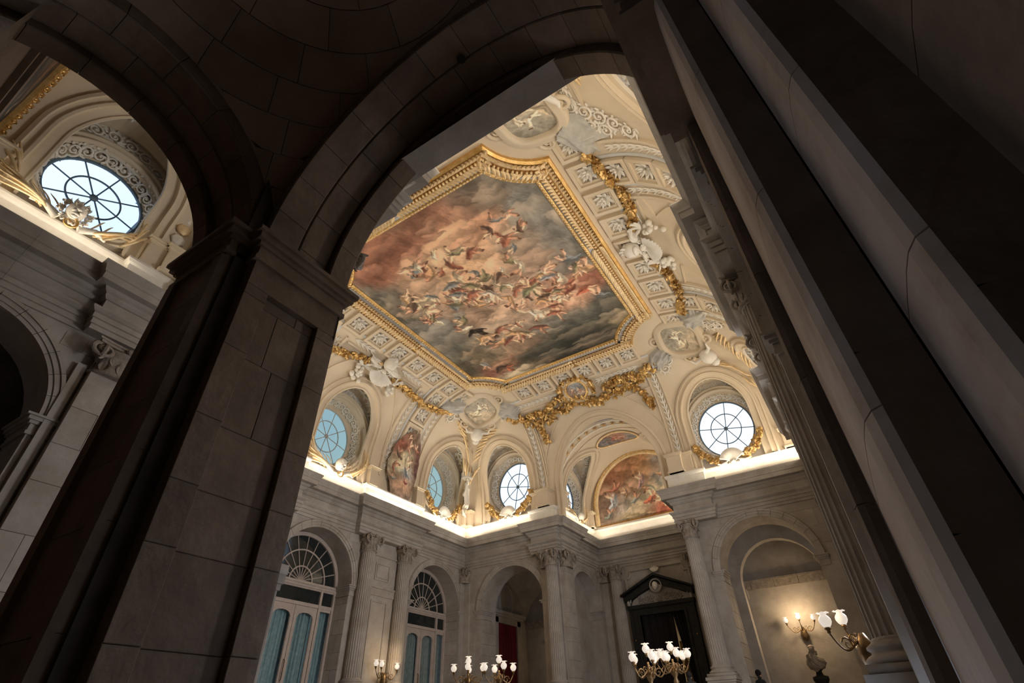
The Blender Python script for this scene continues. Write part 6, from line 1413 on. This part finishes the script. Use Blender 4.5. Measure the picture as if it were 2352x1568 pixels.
# ================================================================ LAMPS
def globe_mesh():
    mb = MB(); prof = [(.02, 0), (.05, .005), (.085, .04), (.11, .09), (.108, .14), (.08, .185), (.055, .205), (.055, .22), (.08, .245)]; mb.lathe(prof, 14, cap=False)
    N = 28; mb.grid([[(r * (1 + w * math.cos(7 * t)) * math.cos(t), r * (1 + w * math.cos(7 * t)) * math.sin(t), z + zz * math.cos(7 * t)) for t in [2 * PI * k / N for k in range(N)]] for r, w, z, zz in ((.055, 0, .22, 0), (.085, .06, .245, .006), (.115, .14, .25, -.012))], cv=True)
    return mb.mesh('lamp_shade', True)
GLOBE = globe_mesh(); mb = MB(); mb.lathe([(.02, -.1), (.035, -.09), (.03, -.05), (.06, -.03), (.055, 0), (.03, .01)], 10); CUPM = mb.mesh('lamp_cup', True)
def arm(mb, p0, p1, sag=.2):
    a, b = Vector(p0), Vector(p1); P = []
    for u in np.linspace(0, 1, 14): P.append(a.lerp(b, u) + Vector((0, 0, -sag * math.sin(PI * u * 1.0) + .05 * math.sin(2 * PI * u))))
    mb.tube(P, [.028 - .012 * u for u in np.linspace(0, 1, 14)], 6)
    m_ = a.lerp(b, .5); d = (b - a).normalized(); p_, rd = spiral(.11, 1.4, 12, 0, 1, .18, 0); mb.tube([tuple(m_ + d * x + Vector((0, 0, y - sag * .55))) for x, y, z in p_], rd, 5)
    m_ = a.lerp(b, .25); p_, rd = spiral(.08, 1.3, 10, 2, -1, .2, 0); mb.tube([tuple(m_ + d * x + Vector((0, 0, y - sag * .1))) for x, y, z in p_], rd, 5)
def lamp(M, label, arms, kind='sconce', energy=14, group=None, stem=0):
    r_ = thing(kind, label, 'lamp', M, group); mb = MB(); P0 = (0, .1, 0) if not stem else (0, 0, 0)
    for x, y, z in arms:
        if stem and abs(x) < .02 and abs(y) < .02: continue
        mb = MB(); arm(mb, P0, (x, y, z - .1), .22); mb.build('arm', BRONZE, r_, True)
    if stem:
        mb = MB(); mb.lathe([(.3, -stem), (.32, -stem + .1), (.2, -stem + .2), (.12, -stem + .35), (.09, -stem + .8), (.05, -stem + 1.0), (.05, -.5), (.09, -.4), (.05, -.3), (.1, -.2), (.13, -.1), (.06, 0), (.035, .1), (.03, .2)], 16); mb.build('stem', BRONZE, r_, True)
    else:
        mb = MB(); mb.lathe([(.02, -.5), (.12, -.42), (.17, -.25), (.12, -.05), (.05, .1)], 12, (0, .06, 0), lobes=(5, .12)); mb.build('wall_bracket', BRONZE, r_, True)
    for x, y, z in arms:
        inst('lamp_cup', CUPM, BRONZE, r_, T(x, y, z)); inst('lamp_shade', GLOBE, LAMPG, r_, T(x, y, z))
    l = bpy.data.lights.new('lamp_glow', 'POINT'); l.energy = energy; l.color = (1, .72, .42); l.shadow_soft_size = .25
    o = bpy.data.objects.new('lamp_glow', l); COL.objects.link(o); o.parent = r_; o.location = (0, .7 if not stem else 0, .55)
    return r_
sc3 = [(-.62, .32, .3), (0, .5, .38), (.62, .32, .3)]
lamp(FB @ T(3.25, -5.05 + .1, 3.95), 'wall lamp with three lit globes on the niche wall at right', sc3, energy=60)
lamp(FL @ T(-20.15, .12 + .3, 2.55), 'wall lamp with three lit globes between the left pair of columns', [(-.55, .3, .25), (.45, .3, .28), (.7, .2, .3)], energy=16)
lamp(T(-.32, 12.85, 1.35) @ Rz(PI / 2), 'bracket lamp with two big lit globes on the right fluted column', [(-.38, .55, .2), (.3, .3, .3)], energy=12)
lamp(FB @ T(17.2, -6.9, 3.9), 'tiny single lit globe on the back wall of the left passage', [(0, .3, .2)], energy=9)
def ringarms(n, r, z, z2, a0): return [(r * math.cos(a0 + 2 * PI * k / n), r * math.sin(a0 + 2 * PI * k / n), z) for k in range(n)] + [(0, 0, z2)]
lamp(T(-13.75, 18.5, 1.98), 'candelabrum of lit globes in front of the left corner, left of two', ringarms(4, .55, .18, .42, .6), 'candelabrum', 10, 'standing candelabra', 1.98 - ZF)
lamp(T(-12.35, 18.5, 1.9), 'candelabrum of lit globes in front of the red curtain, right of two', ringarms(4, .55, .18, .42, .9), 'candelabrum', 10, 'standing candelabra', 1.9 - ZF)
lamp(T(-6.12, 17.0, 1.55), 'nearer candelabrum before the dark doorway, larger globes on the left', ringarms(5, .5, .2, .42, .3), 'candelabrum', 10, 'standing candelabra', 1.55 - ZF)
lamp(T(-5.95, 18.8, 1.75), 'farther candelabrum before the dark doorway, globes to the right', ringarms(6, .5, .2, .42, .1), 'candelabrum', 10, 'standing candelabra', 1.75 - ZF)
for i, (x, y) in enumerate(((-13.6, 12.4), (-10.9, 12.0), (-8.0, 12.2), (-5.2, 12.0))):  # unseen candelabra added as warm fill for the right wall
    lamp(T(x, y, .2), ('candelabrum on the lower hall floor below the view, nearest the window wall', 'candelabrum on the lower hall floor below the view, left of the steps', 'candelabrum on the lower hall floor below the view, right of the steps', 'candelabrum on the lower hall floor below the view, nearest the right wall')[i], ringarms(4, .55, .18, .42, .3 * i), 'candelabrum', 8, 'standing candelabra', .2 + 1.65)
# small security camera dome and studs
tag(MB().sphere((0, 0, 0), .09, 6, 10).build('security_camera', WHITE, None, True, T(-18.6, 33.45, 5.0)), 'little pale dome on the left passage wall', 'camera')

# ================================================================ BUST AND PEOPLE
bu = thing('marble_bust', 'shadowed marble bust on a dark pedestal under the niche wall lamp', 'statue', T(-3.1, 30.6, ZF))
mb = MB(); mb.lathe([(.34, 0), (.36, .12), (.28, .2), (.24, .3), (.22, 1.4), (.28, 1.55), (.33, 1.62), (.33, 1.75), (.16, 1.8), (.12, 1.95), (.2, 2.02)], 18); mb.build('pedestal', BLACKM, bu, True)
mb = MB()
prof = [(0, 2.0, .1, .1), (0, 2.05, .3, .2), (0, 2.25, .42, .24), (0, 2.42, .36, .2), (0, 2.5, .18, .14), (0, 2.56, .085, .09), (0, 2.64, .08, .09)]
mb.grid([[(a * math.cos(t) * (1 + .08 * math.sin(5 * t + z * 9)), b * math.sin(t) * (1 + .08 * math.cos(4 * t + z * 7)), z) for t in np.linspace(0, 2 * PI, 25)[:-1]] for _, z, a, b in prof], cv=True, flip=True)
mb.sphere((0, -.01, 2.8), .15, 12, 16, (.82, .95, 1.15), disp=lambda d: .12 * math.exp(-((d.x / .2) ** 2 + ((d.z + .05) / .25) ** 2)) * max(-d.y, 0) + .05 * max(d.y, 0)); mb.sphere((0, .03, 2.9), .15, 7, 12, (.95, 1, .7))
for k in range(4): mb.sphere((.13 * (1 if k % 2 else -1), .03, 2.62 + .09 * (k // 2)), .055, 5, 7)
mb.build('bust', STONE_D, bu, True)
dr = drape(.7, .3, .12, 9); dr.build('carved_drapery', STONE_D, bu, True, T(.15, -.2, 2.02) @ Rx(PI / 2) @ Rz(.5))
def person(x, y, face, label, cloth, seed, h=1.7, hairc=None):
    r_ = thing('person', label, 'person', T(x, y, ZF) @ Rz(face) @ S(h / 1.7))
    J = {'pel': (0, 0, .95), 'chest': (0, .01, 1.25), 'neck': (0, 0, 1.43), 'hd0': (0, -.01, 1.53), 'hd1': (0, -.02, 1.62)}; V = []; E = []; Rr_ = []
    def add(p, r, link=None):
        V.append(p); Rr_.append(r);
        if link is not None: E.append((link, len(V) - 1))
        return len(V) - 1
    pel = add(J['pel'], (.15, .11)); ch = add(J['chest'], (.17, .12), pel); up = add((0, 0, 1.38), (.12, .09), ch); nk = add(J['neck'], (.055, .055), up); h0 = add(J['hd0'], (.075, .09), nk); h1 = add((0, -.02, 1.63), (.075, .09), h0)
    for s in (-1, 1):
        sh = add((s * .18, 0, 1.38), (.065, .06), up); el = add((s * .25, .03, 1.1), (.045, .045), sh); wr = add((s * .2, -.12, .92), (.03, .03), el); hd = add((s * .17, -.2, .9), (.035, .02), wr)
        for k in range(4): add((s * (.15 + .015 * k), -.27, .9 - .004 * k), (.009, .009), hd)
        add((s * .13, -.2, .93), (.01, .01), hd)
        hp = add((s * .09, 0, .9), (.1, .1), pel); kn = add((s * .1, -.02, .5), (.06, .06), hp); an = add((s * .1, .02, .09), (.04, .04), kn); add((s * .11, -.13, .04), (.04, .03), an)
    me = bpy.data.meshes.new('body'); me.from_pydata(V, E, []); o = inst('body', me, cloth, r_)
    sk = o.modifiers.new('skin', 'SKIN'); 
    for i, v in enumerate(me.skin_vertices[0].data): v.radius = Rr_[i]; v.use_root = (i == 0)
    sb = o.modifiers.new('sub', 'SUBSURF'); sb.levels = 1; sb.render_levels = 2
    mb = MB(); mb.sphere((0, -.03, 1.6), .105, 12, 14, (.82, .98, 1.2), disp=lambda d: .12 * math.exp(-((d.x / .16) ** 2 + ((d.z + .1) / .3) ** 2)) * max(-d.y, 0)); mb.build('face', SKIN, r_, True)
    mb = MB(); mb.sphere((0, .0, 1.65), .115, 8, 14, (.9, 1, 1.05)); mb.build('hair', hairc or BLACKC, r_, True); return r_
if True:
    for x in bpy.data.meshes: pass
person(-5.1, 27.4, 2.6, 'dark clothed visitor whose head shows at the foot of the right end arch', CLOTH, 1, 1.9)
person(-6.46, 22.0, 3.3, 'dark haired visitor at the bottom edge before the black doorway', CLOTH, 2, 1.6)

# ================================================================ UPLIGHTS ON THE CORNICE DECK
for y0, y1 in ((4.3, 9.0), (9.4, 13.6), (14.0, 17.4), (17.8, 21.8), (22.2, 26.0)):
    uplight(XL + .44, y0, XL + .44, y1, 1, 0); uplight(XR - .44, y0, XR - .44, y1, -1, 0)
for x0, x1 in ((-19.8, -15.3), (-4.7, -.3)): uplight(x0, YB - .44, x1, YB - .44, 0, -1)
for x0, x1 in ((-19.8, -16.1), (-5.0, -.3)): uplight(x0, YN + .44, x1, YN + .44, 0, 1)
uplight(AL + .44, 27.2, AL + .44, 31.4, 1, 0, .5); uplight(AR - .44, 27.2, AR - .44, 31.4, -1, 0, .5); uplight(-13.2, YC - .44, -7.0, YC - .44, 0, -1, .5)
uplight(-14.15 + .44, -.6, -14.15 + .44, 2.6, 1, 0, .45)
